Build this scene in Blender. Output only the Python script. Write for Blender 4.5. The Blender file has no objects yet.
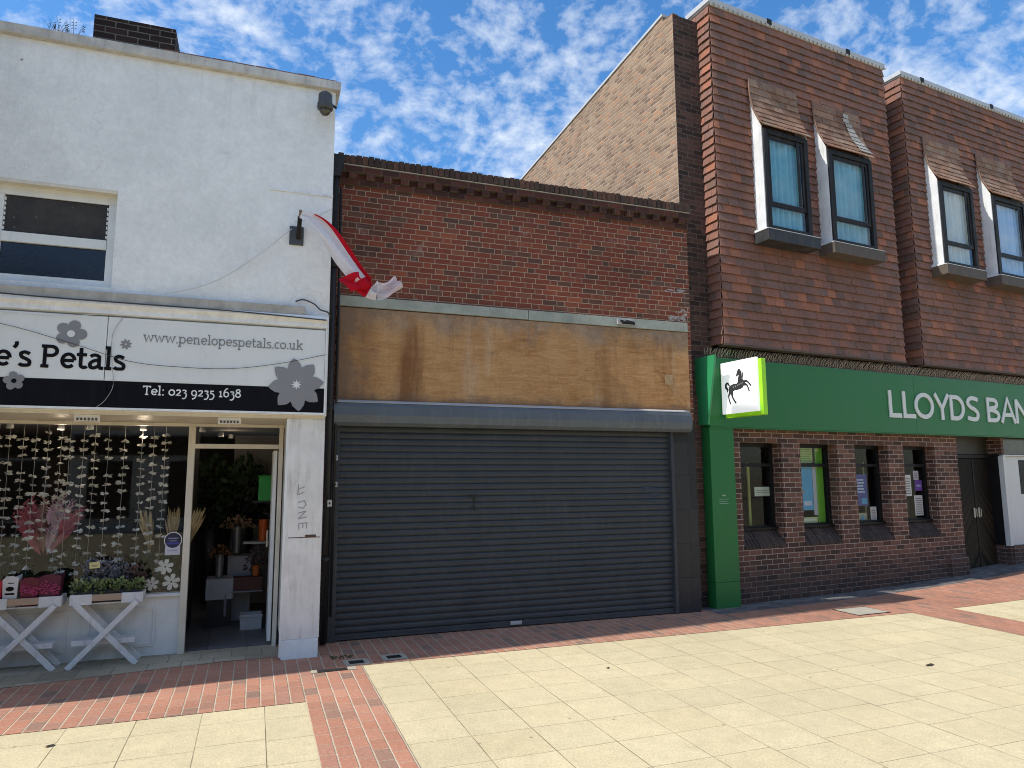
import bpy, bmesh, math, random
from math import sin, cos, pi, radians, sqrt, hypot
from mathutils import Vector, Matrix, Quaternion

rng = random.Random(11)
C = bpy.context.scene.collection
LB = radians(6.26)                       # the bank's front is turned this far from its neighbours'
LP = (6.5, 8.6, 0.0)                     # origin of the bank's own axes (s along front, n inward, z up)

# ------------------------------------------------------------------ helpers
class MB:
    """collects faces for ONE mesh"""
    def __init__(s):
        s.v = []; s.f = []; s.r = []; s.uv = []; s.smooth = []
    def face(s, pts, rnd=0.0, uvs=None, smooth=False):
        i = len(s.v); s.v += [tuple(p) for p in pts]
        s.f.append(tuple(range(i, i+len(pts)))); s.r.append(rnd); s.smooth.append(smooth)
        s.uv.append(uvs or [(0, 0)]*len(pts))
    def box(s, x0, x1, y0, y1, z0, z1, rnd=0.0):
        s.hexa([(x0,y0,z0),(x1,y0,z0),(x1,y1,z0),(x0,y1,z0),(x0,y0,z1),(x1,y0,z1),(x1,y1,z1),(x0,y1,z1)], rnd)
    def hexa(s, p, rnd=0.0):
        for q in ((0,3,2,1),(4,5,6,7),(0,1,5,4),(1,2,6,5),(2,3,7,6),(3,0,4,7)):
            s.face([p[k] for k in q], rnd)
    def obox(s, c, ax, ay, az, rnd=0.0):
        c, ax, ay, az = map(Vector, (c, ax, ay, az))
        s.hexa([c-ax-ay-az, c+ax-ay-az, c+ax+ay-az, c-ax+ay-az, c-ax-ay+az, c+ax-ay+az, c+ax+ay+az, c-ax+ay+az], rnd)
    def bar(s, a, b, w, h, up=(0,0,1), rnd=0.0):
        a, b = Vector(a), Vector(b); d = (b-a); L = d.length; d.normalize()
        u = Vector(up); side = d.cross(u)
        if side.length < 1e-4: side = d.cross(Vector((0,1,0)))
        side.normalize(); u = side.cross(d).normalized()
        s.obox((a+b)/2, d*L/2, side*w/2, u*h/2, rnd)
    def tube(s, path, r, n=8, rnd=0.0, caps=True):
        path = [Vector(p) for p in path]; rings = []
        rs = r if isinstance(r, (list, tuple)) else [r]*len(path)
        for i, p in enumerate(path):
            d = (path[min(i+1, len(path)-1)] - path[max(i-1, 0)]).normalized()
            a = d.cross(Vector((0,0,1)))
            if a.length < 1e-3: a = d.cross(Vector((1,0,0)))
            a.normalize(); b = a.cross(d).normalized()
            rings.append([p + (a*cos(t)+b*sin(t))*rs[i] for t in [2*pi*k/n for k in range(n)]])
        for A, B in zip(rings, rings[1:]):
            for k in range(n):
                s.face([A[k], A[(k+1)%n], B[(k+1)%n], B[k]], rnd, smooth=True)
        if caps:
            s.face(rings[0][::-1], rnd); s.face(rings[-1], rnd)
    def lathe(s, prof, c=(0,0,0), n=16, rnd=0.0):
        c = Vector(c)
        R = [[c+Vector((r*cos(2*pi*k/n), r*sin(2*pi*k/n), z)) for k in range(n)] for r, z in prof]
        for A, B in zip(R, R[1:]):
            for k in range(n):
                s.face([A[k], A[(k+1)%n], B[(k+1)%n], B[k]], rnd, smooth=True)
        if prof[0][0] > 1e-5: s.face(R[0][::-1], rnd)
        if prof[-1][0] > 1e-5: s.face(R[-1], rnd)
    def extrude_x(s, prof, x0, x1, rnd=0.0, closed=True):
        """profile of (y,z) points swept along x"""
        n = len(prof)
        for i in range(n if closed else n-1):
            (y0,z0),(y1,z1) = prof[i], prof[(i+1)%n]
            s.face([(x0,y0,z0),(x1,y0,z0),(x1,y1,z1),(x0,y1,z1)], rnd)
        if closed:
            s.face([(x0,y,z) for y,z in prof][::-1], rnd); s.face([(x1,y,z) for y,z in prof], rnd)
    def blob(s, c, rx, ry, rz, n=8, m=5, rnd=0.0, jit=0.0):
        c = Vector(c); R = []
        for i in range(m+1):
            a = pi*i/m
            R.append([c+Vector((rx*sin(a)*cos(2*pi*k/n)*(1+rng.uniform(-jit,jit)), ry*sin(a)*sin(2*pi*k/n)*(1+rng.uniform(-jit,jit)), -rz*cos(a))) for k in range(n)])
        for A, B in zip(R, R[1:]):
            for k in range(n): s.face([A[k], A[(k+1)%n], B[(k+1)%n], B[k]], rnd, smooth=True)
    def build(s, name, mat, parent=None, loc=(0,0,0), rotz=0.0, bevel=0.0, merge=True):
        me = bpy.data.meshes.new(name)
        me.from_pydata(s.v, [], s.f)
        at = me.attributes.new('rnd', 'FLOAT', 'FACE'); at.data.foreach_set('value', s.r)
        ul = me.uv_layers.new(name='UVMap')
        flat = [c for f in s.uv for uv in f for c in uv]
        ul.data.foreach_set('uv', flat)
        me.polygons.foreach_set('use_smooth', s.smooth)
        if merge:
            bm = bmesh.new(); bm.from_mesh(me)
            bmesh.ops.remove_doubles(bm, verts=bm.verts, dist=1e-5)
            bmesh.ops.recalc_face_normals(bm, faces=bm.faces)
            bm.to_mesh(me); bm.free()
        me.materials.append(mat)
        o = bpy.data.objects.new(name, me); C.objects.link(o)
        o.location = loc; o.rotation_euler = (0, 0, rotz)
        if parent: o.parent = parent
        if bevel:
            md = o.modifiers.new('Bevel', 'BEVEL'); md.width = bevel; md.segments = 2; md.limit_method = 'ANGLE'; md.angle_limit = radians(40)
        return o

def tag(o, label=None, cat=None, group=None, kind=None):
    if label: o['label'] = label
    if cat: o['category'] = cat
    if group: o['group'] = group
    if kind: o['kind'] = kind
    return o
def thing(name, label, cat, loc=(0,0,0), rotz=0.0, group=None):
    o = bpy.data.objects.new(name, None); C.objects.link(o)
    o.location = loc; o.rotation_euler = (0, 0, rotz); o.empty_display_size = .2
    return tag(o, label, cat, group)
def copy_tree(o, parent=None):
    c = o.copy(); C.objects.link(c)
    if parent: c.parent = parent
    for ch in list(o.children): copy_tree(ch, c)
    return c

# ------------------------------------------------------------------ materials
class G:
    def __init__(s, name):
        s.m = bpy.data.materials.new(name); s.m.use_nodes = True
        s.nt = s.m.node_tree; s.nt.nodes.clear()
        s.out = s.nt.nodes.new('ShaderNodeOutputMaterial')
    def put(s, sock, v):
        if isinstance(v, bpy.types.NodeSocket): s.nt.links.new(v, sock)
        else: sock.default_value = v
    def n(s, t, outp=0, props=None, **kw):
        nd = s.nt.nodes.new(t)
        for k, v in (props or {}).items(): setattr(nd, k, v)
        for k, v in kw.items():
            s.put(nd.inputs[int(k[1:])] if k[0] == '_' and k[1:].isdigit() else nd.inputs[k], v)
        return nd.outputs[outp]
    def math(s, op, a, b=0.0, c=0.0):
        return s.n('ShaderNodeMath', props={'operation': op}, _0=a, _1=b, _2=c)
    def coord(s, kind='Object'):
        nd = s.nt.nodes.new('ShaderNodeTexCoord'); return nd.outputs[kind]
    def xyz(s, v):
        nd = s.nt.nodes.new('ShaderNodeSeparateXYZ'); s.put(nd.inputs[0], v); return nd.outputs
    def comb(s, x=0.0, y=0.0, z=0.0): return s.n('ShaderNodeCombineXYZ', _0=x, _1=y, _2=z)
    def noise(s, vec, scale, detail=4.0, rough=.55, dist=0.0, col=False):
        return s.n('ShaderNodeTexNoise', 1 if col else 0, Vector=vec, Scale=scale, Detail=detail, Roughness=rough, Distortion=dist)
    def mapr(s, v, a, b, c, d, smooth=False):
        return s.n('ShaderNodeMapRange', props={'interpolation_type': 'SMOOTHSTEP' if smooth else 'LINEAR'}, _0=v, _1=a, _2=b, _3=c, _4=d)
    def ramp(s, f, stops, const=False):
        nd = s.nt.nodes.new('ShaderNodeValToRGB'); s.put(nd.inputs[0], f)
        e = nd.color_ramp.elements; nd.color_ramp.interpolation = 'CONSTANT' if const else 'LINEAR'
        while len(e) < len(stops): e.new(.5)
        for k, (p, c) in enumerate(stops): e[k].position = p; e[k].color = (*c, 1) if len(c) == 3 else c
        return nd.outputs[0]
    def mix(s, f, a, b, mode='MIX'):
        nd = s.nt.nodes.new('ShaderNodeMix'); nd.data_type = 'RGBA'; nd.blend_type = mode
        s.put(nd.inputs[0], f)
        for i, v in ((6, a), (7, b)):
            if isinstance(v, tuple) and len(v) == 3: v = (*v, 1)
            s.put(nd.inputs[i], v)
        return nd.outputs[2]
    def grey(s, f): return s.comb(f, f, f)
    def bump(s, h, dist=.01, strength=1.0):
        return s.n('ShaderNodeBump', Strength=strength, Distance=dist, Height=h)
    def pbr(s, col, rough=.8, normal=None, metal=0.0, spec=.5, **kw):
        nd = s.nt.nodes.new('ShaderNodeBsdfPrincipled')
        if isinstance(col, tuple) and len(col) == 3: col = (*col, 1)
        s.put(nd.inputs['Base Color'], col); s.put(nd.inputs['Roughness'], rough)
        s.put(nd.inputs['Metallic'], metal); s.put(nd.inputs['Specular IOR Level'], spec)
        if normal is not None: s.put(nd.inputs['Normal'], normal)
        for k, v in kw.items(): s.put(nd.inputs[k.replace('_', ' ')], v)
        s.nt.links.new(nd.outputs[0], s.out.inputs[0]); return nd

def paint(name, col, rough=.6, var=.18, scale=3.0, dirt=(.25, .22, .18), dirt_amt=.25, bump=.0015, fine=60.0, metal=0.0, spec=.4, streak=True, wave=0.0, low=None):
    """painted / plastic / metal surface with mottling, drips and grain"""
    g = G(name); co = g.coord(); x = g.xyz(co)
    n1 = g.noise(co, scale, 6, .6)
    base = g.mix(g.mapr(n1, .3, .75, 0, 1), tuple(c*(1-var) for c in col), tuple(min(1, c*(1+var*.6)) for c in col))
    if streak:
        sv = g.comb(g.math('ADD', x[0], x[1]), 0.0, g.math('MULTIPLY', x[2], .12))
        n2 = g.noise(sv, 16, 4, .6)
    else: n2 = g.noise(co, scale*5, 5, .65)
    n3 = g.noise(co, scale*.6, 3)
    d = g.math('MULTIPLY', g.mapr(n2, .5, .78, 0, 1), g.mapr(n3, .35, .65, .2, 1))
    base = g.mix(g.math('MULTIPLY', d, dirt_amt), base, tuple(c*d2 for c, d2 in zip((1,1,1), dirt)))
    if low: base = g.mix(g.math('MULTIPLY', g.mapr(x[2], low[0], low[1], 1, 0), g.mapr(n1, .3, .65, .2, 1)), base, low[2])
    h = g.noise(co, fine, 5, .6)
    if wave: h = g.math('ADD', h, g.math('MULTIPLY', g.noise(co, 2.3, 4, .6), wave))
    g.pbr(base, g.mapr(n1, .2, .8, max(.05, rough-.12), min(1, rough+.12)), g.bump(h, bump), metal, spec)
    return g.m

def brick(name, cols, mortar, bw=.225, bh=.075, mort=.010, period=1.0, rowoff=.5, axes='wall', depth=.006, rough=.88, tint=None, tint_amt=0.0, dark_low=None, wob=.004, grime=.35, blotch=None, endj=1.0):
    """bonded brick / paving; every unit gets its own colour"""
    g = G(name); co = g.coord(); x = g.xyz(co)
    wn = g.noise(co, 9.0, 3); wn2 = g.noise(g.n('ShaderNodeVectorMath', props={'operation': 'ADD'}, _0=co, _1=(7.3, 3.1, 5.7)), 9.0, 3)
    wu = g.mapr(wn, 0, 1, -wob, wob); wv = g.mapr(wn2, 0, 1, -wob, wob)
    if axes == 'wall': u0 = g.math('ADD', x[0], x[1]); v0 = x[2]
    elif axes == 'floor': u0, v0 = x[0], x[1]
    elif axes == 'floor_y': u0, v0 = x[1], x[0]
    elif axes == 'sill': u0, v0 = g.math('ADD', x[1], x[2]), x[0]
    U = g.math('DIVIDE', g.math('ADD', u0, wu), bw); V = g.math('DIVIDE', g.math('ADD', v0, wv), bh)
    row = g.math('FLOOR', V)
    rj = g.n('ShaderNodeTexWhiteNoise', props={'noise_dimensions': '1D'}, W=g.math('ADD', row, .37))
    U2 = g.math('ADD', g.math('ADD', U, g.math('MULTIPLY', row, rowoff)), g.math('MULTIPLY', rj, .09))
    per = g.math('FLOOR', g.math('DIVIDE', U2, period))
    t = g.math('SUBTRACT', U2, g.math('MULTIPLY', per, period))
    cell = g.math('FLOOR', t)
    w = g.math('MINIMUM', 1.0, g.math('SUBTRACT', period, cell))
    l = g.math('SUBTRACT', t, cell)
    du = g.math('MULTIPLY', g.math('MINIMUM', l, g.math('SUBTRACT', w, l)), bw)
    fv = g.math('SUBTRACT', V, row)
    dv = g.math('MULTIPLY', g.math('MINIMUM', fv, g.math('SUBTRACT', 1.0, fv)), bh)
    if endj != 1.0: du = g.math('MULTIPLY', du, endj)
    d = g.math('ADD', g.math('MINIMUM', du, dv), g.mapr(g.noise(co, 70, 3), 0, 1, -mort*.22, mort*.22))
    mask = g.mapr(d, mort*.30, mort*.68, 0, 1, True)
    idv = g.comb(g.math('ADD', g.math('MULTIPLY', per, 7.13), cell), row, .5)
    wnode = g.nt.nodes.new('ShaderNodeTexWhiteNoise'); wnode.noise_dimensions = '3D'; g.put(wnode.inputs[0], idv)
    hsh = wnode.outputs[0]
    col = g.ramp(hsh, cols)
    var = g.noise(co, 38, 5, .65)
    col = g.mix(.55, col, g.grey(g.mapr(var, .25, .75, .55, 1.3)), 'MULTIPLY')
    big = g.noise(co, .9, 4, .6)
    mcol = g.mix(g.mapr(g.noise(co, 5, 4), .3, .7, 0, 1), tuple(c*.7 for c in mortar), mortar)
    col = g.mix(mask, mcol, col)
    if blotch: col = g.mix(g.math('MULTIPLY', g.mapr(g.noise(co, 2.3, 6, .7), .62, .72, 0, 1), blotch[1]), col, blotch[0])
    col = g.mix(grime, col, g.grey(g.mapr(big, .3, .7, .55, 1.15)), 'MULTIPLY')
    if tint: col = g.mix(g.math('MULTIPLY', g.mapr(g.noise(co, 1.7, 5), .35, .65, .3, 1), tint_amt), col, tint)
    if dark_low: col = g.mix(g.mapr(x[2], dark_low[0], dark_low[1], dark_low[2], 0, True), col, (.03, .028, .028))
    h = g.math('ADD', g.math('MULTIPLY', mask, .8), g.math('ADD', g.math('MULTIPLY', var, .25), g.math('MULTIPLY', hsh, .25)))
    g.pbr(col, rough, g.bump(h, depth), spec=.3)
    return g.m

def rnd_mat(name, stops, rough=.8, nscale=30, bump=.002, spec=.3, moss=None, trans=0.0):
    """per-face random colour (attribute rnd) with noise"""
    g = G(name); co = g.coord()
    a = g.nt.nodes.new('ShaderNodeAttribute'); a.attribute_name = 'rnd'
    c = g.ramp(a.outputs['Fac'], stops)
    n1 = g.noise(co, nscale, 5, .65)
    c = g.mix(.6, c, g.grey(g.mapr(n1, .25, .75, .6, 1.3)), 'MULTIPLY')
    if moss: c = g.mix(.8, c, g.grey(g.mapr(g.noise(co, 1.1, 5, .65), .3, .7, .80, 1.14)), 'MULTIPLY')
    if moss:
        c = g.mix(g.math('MULTIPLY', g.mapr(g.noise(co, moss[2], 6, .7), moss[3], moss[3]+.16, 0, 1), moss[1]), c, moss[0])
    g.pbr(c, rough, g.bump(n1, bump), spec=spec)
    return g.m

def glass(name, tint=(.9, .93, .93), refl=1.0):
    g = G(name)
    tr = g.nt.nodes.new('ShaderNodeBsdfTransparent'); tr.inputs[0].default_value = (*tint, 1)
    gl = g.nt.nodes.new('ShaderNodeBsdfGlossy'); gl.inputs['Roughness'].default_value = .02
    gl.inputs[0].default_value = (.95, .97, 1, 1)
    fc = g.n('ShaderNodeLayerWeight', 1, Blend=.5)
    fr = g.math('ADD', .045, g.math('MULTIPLY', .955, g.math('POWER', fc, 5.0)))
    mx = g.nt.nodes.new('ShaderNodeMixShader')
    g.put(mx.inputs[0], g.math('MULTIPLY', fr, refl)); g.nt.links.new(tr.outputs[0], mx.inputs[1]); g.nt.links.new(gl.outputs[0], mx.inputs[2])
    g.nt.links.new(mx.outputs[0], g.out.inputs[0]); return g.m

def glow(name, col, strength):
    g = G(name)
    e = g.nt.nodes.new('ShaderNodeEmission'); e.inputs[0].default_value = (*col, 1); e.inputs[1].default_value = strength
    g.nt.links.new(e.outputs[0], g.out.inputs[0]); return g.m

def plain(name, col, rough=.6, var=.12, scale=8, metal=0.0, spec=.4, bump=.0008):
    return paint(name, col, rough, var, scale, dirt_amt=.12, bump=bump, metal=metal, spec=spec, streak=False)

# walls
def render_mat():
    g = G('white_painted_render'); co = g.coord(); x = g.xyz(co)
    n1 = g.noise(co, 1.3, 5, .6); n2 = g.noise(co, 45, 5, .65); n3 = g.noise(co, 8, 5, .6)
    base = g.mix(g.mapr(n1, .3, .7, 0, 1), (.74, .755, .745), (.85, .855, .84))
    base = g.mix(.35, base, g.grey(g.mapr(n3, .3, .7, .82, 1.1)), 'MULTIPLY')
    sv = g.comb(g.math('ADD', x[0], x[1]), 0.0, g.math('MULTIPLY', x[2], .07))
    st = g.mapr(g.noise(sv, 7, 5, .6), .55, .8, 0, 1)
    up = g.math('ADD', g.mapr(x[2], 5.3, 6.25, .05, .9), g.mapr(x[2], 3.75, 4.1, .5, 0))
    base = g.mix(g.math('MULTIPLY', g.math('MULTIPLY', st, up), .5), base, (.42, .41, .38))
    spots = g.mapr(g.noise(co, 3.6, 8, .75), .64, .74, 0, 1)
    base = g.mix(g.math('MULTIPLY', spots, .38), base, (.28, .27, .25))
    vo = g.n('ShaderNodeTexVoronoi', 0, Vector=co, Scale=1.7)
    base = g.mix(g.mapr(g.math('ADD', vo, g.mapr(g.noise(co, 40, 3), 0, 1, -.02, .02)), .018, .034, .75, 0), base, (.16, .14, .12))
    # hairline cracks, patches
    v = g.n('ShaderNodeTexVoronoi', 0, props={'feature': 'DISTANCE_TO_EDGE'}, Vector=g.n('ShaderNodeVectorMath', props={'operation': 'ADD'}, _0=co, _1=g.n('ShaderNodeVectorMath', props={'operation': 'SCALE'}, _0=g.noise(co, 3, 4, col=True), Scale=.35)), Scale=.8)
    cr = g.math('MULTIPLY', g.mapr(v, 0, .004, 1, 0), g.mapr(g.noise(co, 1.1, 3), .52, .6, 0, 1))
    base = g.mix(g.math('MULTIPLY', cr, .35), base, (.4, .38, .35))
    patch = g.math('MULTIPLY', g.math('LESS_THAN', x[0], -1.9), g.math('LESS_THAN', x[2], 5.55))
    n4 = g.noise(co, 20, 5, .6)
    h = g.math('ADD', g.math('MULTIPLY', n2, g.math('ADD', .8, g.math('MULTIPLY', patch, .5))), g.math('ADD', g.math('MULTIPLY', n3, .8), g.math('MULTIPLY', n4, .8)))
    base = g.mix(.5, base, g.grey(g.mapr(n4, .3, .7, .88, 1.08)), 'MULTIPLY')
    g.pbr(base, .85, g.bump(h, .010), spec=.3)
    return g.m
M = {}
M['render'] = render_mat()
M['coping'] = paint('weathered_coping_stone', (.55, .53, .49), .9, .3, 5, (.22, .18, .14), .75, .006, 40)
M['oldpaint'] = paint('flaking_white_paint', (.77, .79, .79), .7, .15, 9, (.40, .40, .39), .5, .004, 30)
M['white'] = paint('white_gloss_paint', (.74, .76, .74), .5, .12, 3, (.4, .38, .35), .4, .0012, 50)
M['pillar'] = paint('scuffed_white_pillar_paint', (.72, .71, .68), .6, .15, 4, (.3, .27, .23), .75, .003, 40)
M['plinth'] = paint('bluish_white_plinth_paint', (.70, .75, .77), .5, .1, 5, (.4, .38, .35), .35, .001, 50)
M['cream'] = paint('cream_gloss_paint', (.68, .63, .52), .5, .12, 4, (.3, .26, .2), .45, .0015, 50)
M['ledge'] = paint('weathered_grey_green_board', (.33, .36, .31), .9, .3, 5, (.3, .28, .25), .8, .004, 30)
M['beam'] = paint('weathered_bare_timber', (.46, .43, .37), .9, .3, 6, (.25, .22, .18), .8, .005, 30)
M['signwhite'] = paint('pale_sign_panel', (.71, .73, .715), .35, .05, 1.5, (.4, .4, .4), .2, .0004, 40)
M['signblack'] = paint('black_sign_band', (.005, .005, .008), .45, .2, 2, (.1, .1, .1), .1, .0004, 40, spec=.12)
M['blackink'] = plain('black_lettering', (.006, .006, .008), .6, bump=.0001, spec=.1)
M['greyink'] = plain('grey_lettering', (.21, .215, .22), .45, bump=.0001)
M['flower_grey'] = plain('grey_flower_vinyl', (.24, .24, .25), .4, .1, 3, bump=.0001)
M['whiteink'] = plain('white_lettering', (.75, .76, .76), .4, bump=.0001)
M['silverink'] = paint('pale_grey_raised_lettering', (.64, .66, .62), .4, .08, 2, (.3, .3, .3), .25, .0005)
M['dark'] = plain('near_black_plastic', (.010, .010, .011), .5, spec=.2)
M['dome'] = plain('smoked_dome', (.05, .045, .03), .1, spec=.8)
M['greyplastic'] = plain('grey_plastic_box', (.45, .45, .44), .5)
M['slate'] = plain('slate_grey_metal', (.06, .065, .07), .45)
M['black_pipe'] = paint('black_painted_iron', (.012, .012, .013), .5, .3, 6, (.12, .08, .05), .4, .003, 40)
RED = [(0, (.095, .050, .036)), (.10, (.115, .055, .038)), (.25, (.165, .052, .032)), (.5, (.205, .056, .032)), (.72, (.185, .048, .030)), (.88, (.25, .066, .034)), (.95, (.135, .075, .052)), (1, (.29, .080, .038))]
M['brick_m'] = brick('red_facing_brick', RED, (.45, .33, .235), bw=.21, bh=.0695, period=2.5, rowoff=.75, mort=.0095, grime=.45, blotch=((.42, .40, .38), .35))
M['brick_cope'] = brick('dark_coping_brick', [(0, (.028, .020, .016)), (.6, (.050, .034, .026)), (1, (.075, .046, .034))], (.10, .075, .055), bw=.078, bh=.24, mort=.010, rowoff=0)
M['brick_dentil'] = brick('dark_red_corbel_brick', [(0, (.05, .022, .018)), (1, (.12, .040, .028))], (.15, .11, .08), mort=.01)
TAN = [(0, (.17, .105, .07)), (.3, (.26, .165, .105)), (.6, (.30, .20, .13)), (.85, (.35, .235, .15)), (1, (.37, .19, .105))]
M['brick_side'] = brick('tan_side_brick', TAN, (.45, .38, .30), bw=.15, bh=.062, mort=.013, grime=.3, depth=.010, blotch=((.50, .25, .13), .3))  # tan is the side wall brick's own colour
M['brick_strip'] = brick('brown_pier_brick', [(0, (.035, .022, .018)), (.5, (.075, .042, .032)), (1, (.12, .062, .045))], (.16, .13, .11), mort=.011, grime=.4)
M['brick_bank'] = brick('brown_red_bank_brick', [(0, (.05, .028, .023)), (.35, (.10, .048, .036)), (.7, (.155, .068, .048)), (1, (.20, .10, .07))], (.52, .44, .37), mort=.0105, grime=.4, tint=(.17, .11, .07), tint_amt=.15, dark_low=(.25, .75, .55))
M['brick_sill'] = brick('dark_sloping_sill_brick', [(0, (.025, .018, .016)), (.6, (.05, .032, .027)), (1, (.075, .05, .04))], (.11, .09, .08), bw=.5, bh=.07, mort=.011, axes='sill', rowoff=0)
M['chimney'] = brick('sooty_chimney_brick', [(0, (.02, .013, .011)), (.7, (.045, .026, .02)), (1, (.07, .035, .026))], (.22, .19, .15), mort=.012)
TILES = [(0, (.15, .092, .072)), (.15, (.205, .108, .080)), (.35, (.25, .115, .080)), (.5, (.20, .113, .090)), (.65, (.27, .120, .080)), (.78, (.185, .112, .094)), (.9, (.305, .128, .080)), (1, (.37, .150, .088))]
M['tile'] = rnd_mat('clay_hanging_tile', TILES, .82, 26, .003, moss=((.19, .16, .13), .5, 1.6, .60))
M['tile_hood'] = rnd_mat('weathered_hood_tile', [(0, (.18, .10, .066)), (.5, (.26, .14, .09)), (1, (.31, .195, .135))], .88, 24, .004, moss=((.26, .215, .16), .65, 3, .50))
M['lead'] = paint('white_painted_lead', (.70, .72, .73), .55, .15, 4, (.3, .27, .23), .6, .003, 25)
M['flash'] = paint('pale_metal_flashing', (.46, .47, .48), .4, .1, 3, (.35, .33, .3), .5, .001, 30)
M['sash'] = paint('brown_black_window_frame', (.017, .0155, .015), .55, .3, 6, (.2, .17, .14), .3, .002, 40, spec=.2)
M['sillbox'] = paint('dark_slate_sill', (.030, .031, .034), .6, .3, 6, (.22, .19, .16), .5, .002, 40)
M['sillbox2'] = paint('brown_timber_sill', (.10, .078, .062), .7, .3, 6, (.2, .17, .14), .5, .002, 40)
M['glass'] = glass('window_glass', (.96, .97, .97), .5)
M['glass_up'] = glass('upper_window_glass', (.93, .97, .98), 1.6)
M['glass_dark'] = glass('dim_window_glass', (.96, .97, .97), .8)
M['ply'] = None
M['shutter'] = paint('charcoal_shutter_steel', (.046, .053, .062), .42, .12, 3, (.16, .15, .14), .22, .0016, 60, spec=.25, wave=18, low=(0, .6, (.075, .074, .072)))
M['shutterbox'] = paint('blue_grey_shutter_box', (.095, .113, .128), .35, .12, 3, (.25, .24, .22), .4, .0008, 60, spec=.5)
M['slab_dark'] = brick('charcoal_facing_tile', [(0, (.020, .021, .023)), (1, (.034, .035, .037))], (.012, .012, .013), bw=.37, bh=.46, mort=.006, rowoff=0, depth=.002, rough=.45)
M['green'] = paint('dark_green_cladding', (.018, .152, .040), .42, .12, 1.2, (.05, .12, .07), .35, .0004, 40, spec=.28)
M['lime'] = plain('lime_green_trim', (.36, .80, .02), .4)
M['signface'] = added_glow_face = None
M['steel'] = plain('thin_steel_wire', (.45, .42, .38), .4, metal=.7)
M['doorwood'] = None
M['panelgrey'] = paint('pale_grey_panel', (.60, .63, .61), .5, .08, 2, (.35, .33, .3), .3)
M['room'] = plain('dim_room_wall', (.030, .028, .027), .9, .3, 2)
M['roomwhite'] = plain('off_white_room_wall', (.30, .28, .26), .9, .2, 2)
M['roomfloor'] = brick('grey_floor_tile', [(0, (.10, .10, .11)), (1, (.15, .15, .16))], (.05, .05, .05), bw=.4, bh=.4, mort=.008, axes='floor', rowoff=0, depth=.001, rough=.45)
M['roof'] = plain('grey_roof_felt', (.08, .08, .085), .9, .3, 2)

def ply_mat():
    g = G('weathered_plywood'); co = g.coord(); x = g.xyz(co)
    gv = g.comb(g.math('MULTIPLY', x[0], .6), 0.0, g.math('MULTIPLY', x[2], 4))
    grain = g.noise(gv, 5.0, 7, .7, 1.2)
    base = g.ramp(grain, [(.3, (.24, .115, .044)), (.5, (.39, .20, .080)), (.68, (.50, .29, .13))])
    cloud = g.mapr(g.noise(co, 1.6, 6, .65), .36, .64, 0, 1)
    base = g.mix(g.math('MULTIPLY', cloud, .5), base, (.53, .335, .165))
    sv = g.comb(x[0], 0.0, g.math('MULTIPLY', x[2], .10))
    st = g.mapr(g.noise(sv, 1.9, 6, .65), .50, .66, 0, 1)
    st = g.math('MULTIPLY', st, g.mapr(g.noise(co, 2.0, 4), .35, .6, .3, 1))
    base = g.mix(g.math('MULTIPLY', st, .85), base, (.17, .075, .032))
    pv = g.mapr(g.noise(g.comb(x[0], 3.3, g.math('MULTIPLY', x[2], .15)), 3.4, 5, .6), .58, .70, 0, 1)
    base = g.mix(g.math('MULTIPLY', pv, .35), base, (.56, .45, .33))
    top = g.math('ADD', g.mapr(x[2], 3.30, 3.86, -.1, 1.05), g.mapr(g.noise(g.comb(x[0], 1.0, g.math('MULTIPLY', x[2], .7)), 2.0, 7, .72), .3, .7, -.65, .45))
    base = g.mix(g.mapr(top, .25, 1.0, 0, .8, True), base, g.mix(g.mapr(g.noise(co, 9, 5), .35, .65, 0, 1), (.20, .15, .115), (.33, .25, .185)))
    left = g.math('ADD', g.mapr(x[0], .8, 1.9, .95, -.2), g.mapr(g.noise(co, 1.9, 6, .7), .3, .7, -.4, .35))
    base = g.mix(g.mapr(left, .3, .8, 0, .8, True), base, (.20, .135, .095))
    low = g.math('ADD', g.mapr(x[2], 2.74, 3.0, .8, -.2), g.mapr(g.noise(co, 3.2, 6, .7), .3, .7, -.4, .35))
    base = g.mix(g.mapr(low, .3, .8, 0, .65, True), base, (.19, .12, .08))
    smudge = g.math('MULTIPLY', g.mapr(g.noise(co, 3.1, 7, .75), .60, .70, 0, 1), g.mapr(x[2], 3.0, 3.5, .15, 1))
    base = g.mix(g.math('MULTIPLY', smudge, .65), base, (.10, .085, .075))
    spots = g.mapr(g.noise(co, 16, 6, .75), .67, .73, 0, 1)
    base = g.mix(g.math('MULTIPLY', spots, .45), base, (.09, .07, .055))
    base = g.mix(.5, base, g.grey(g.mapr(g.noise(co, 40, 4, .6), .3, .7, .72, 1.2)), 'MULTIPLY')
    g.pbr(base, .85, g.bump(grain, .003), spec=.15); return g.m
M['ply'] = ply_mat()

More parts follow.
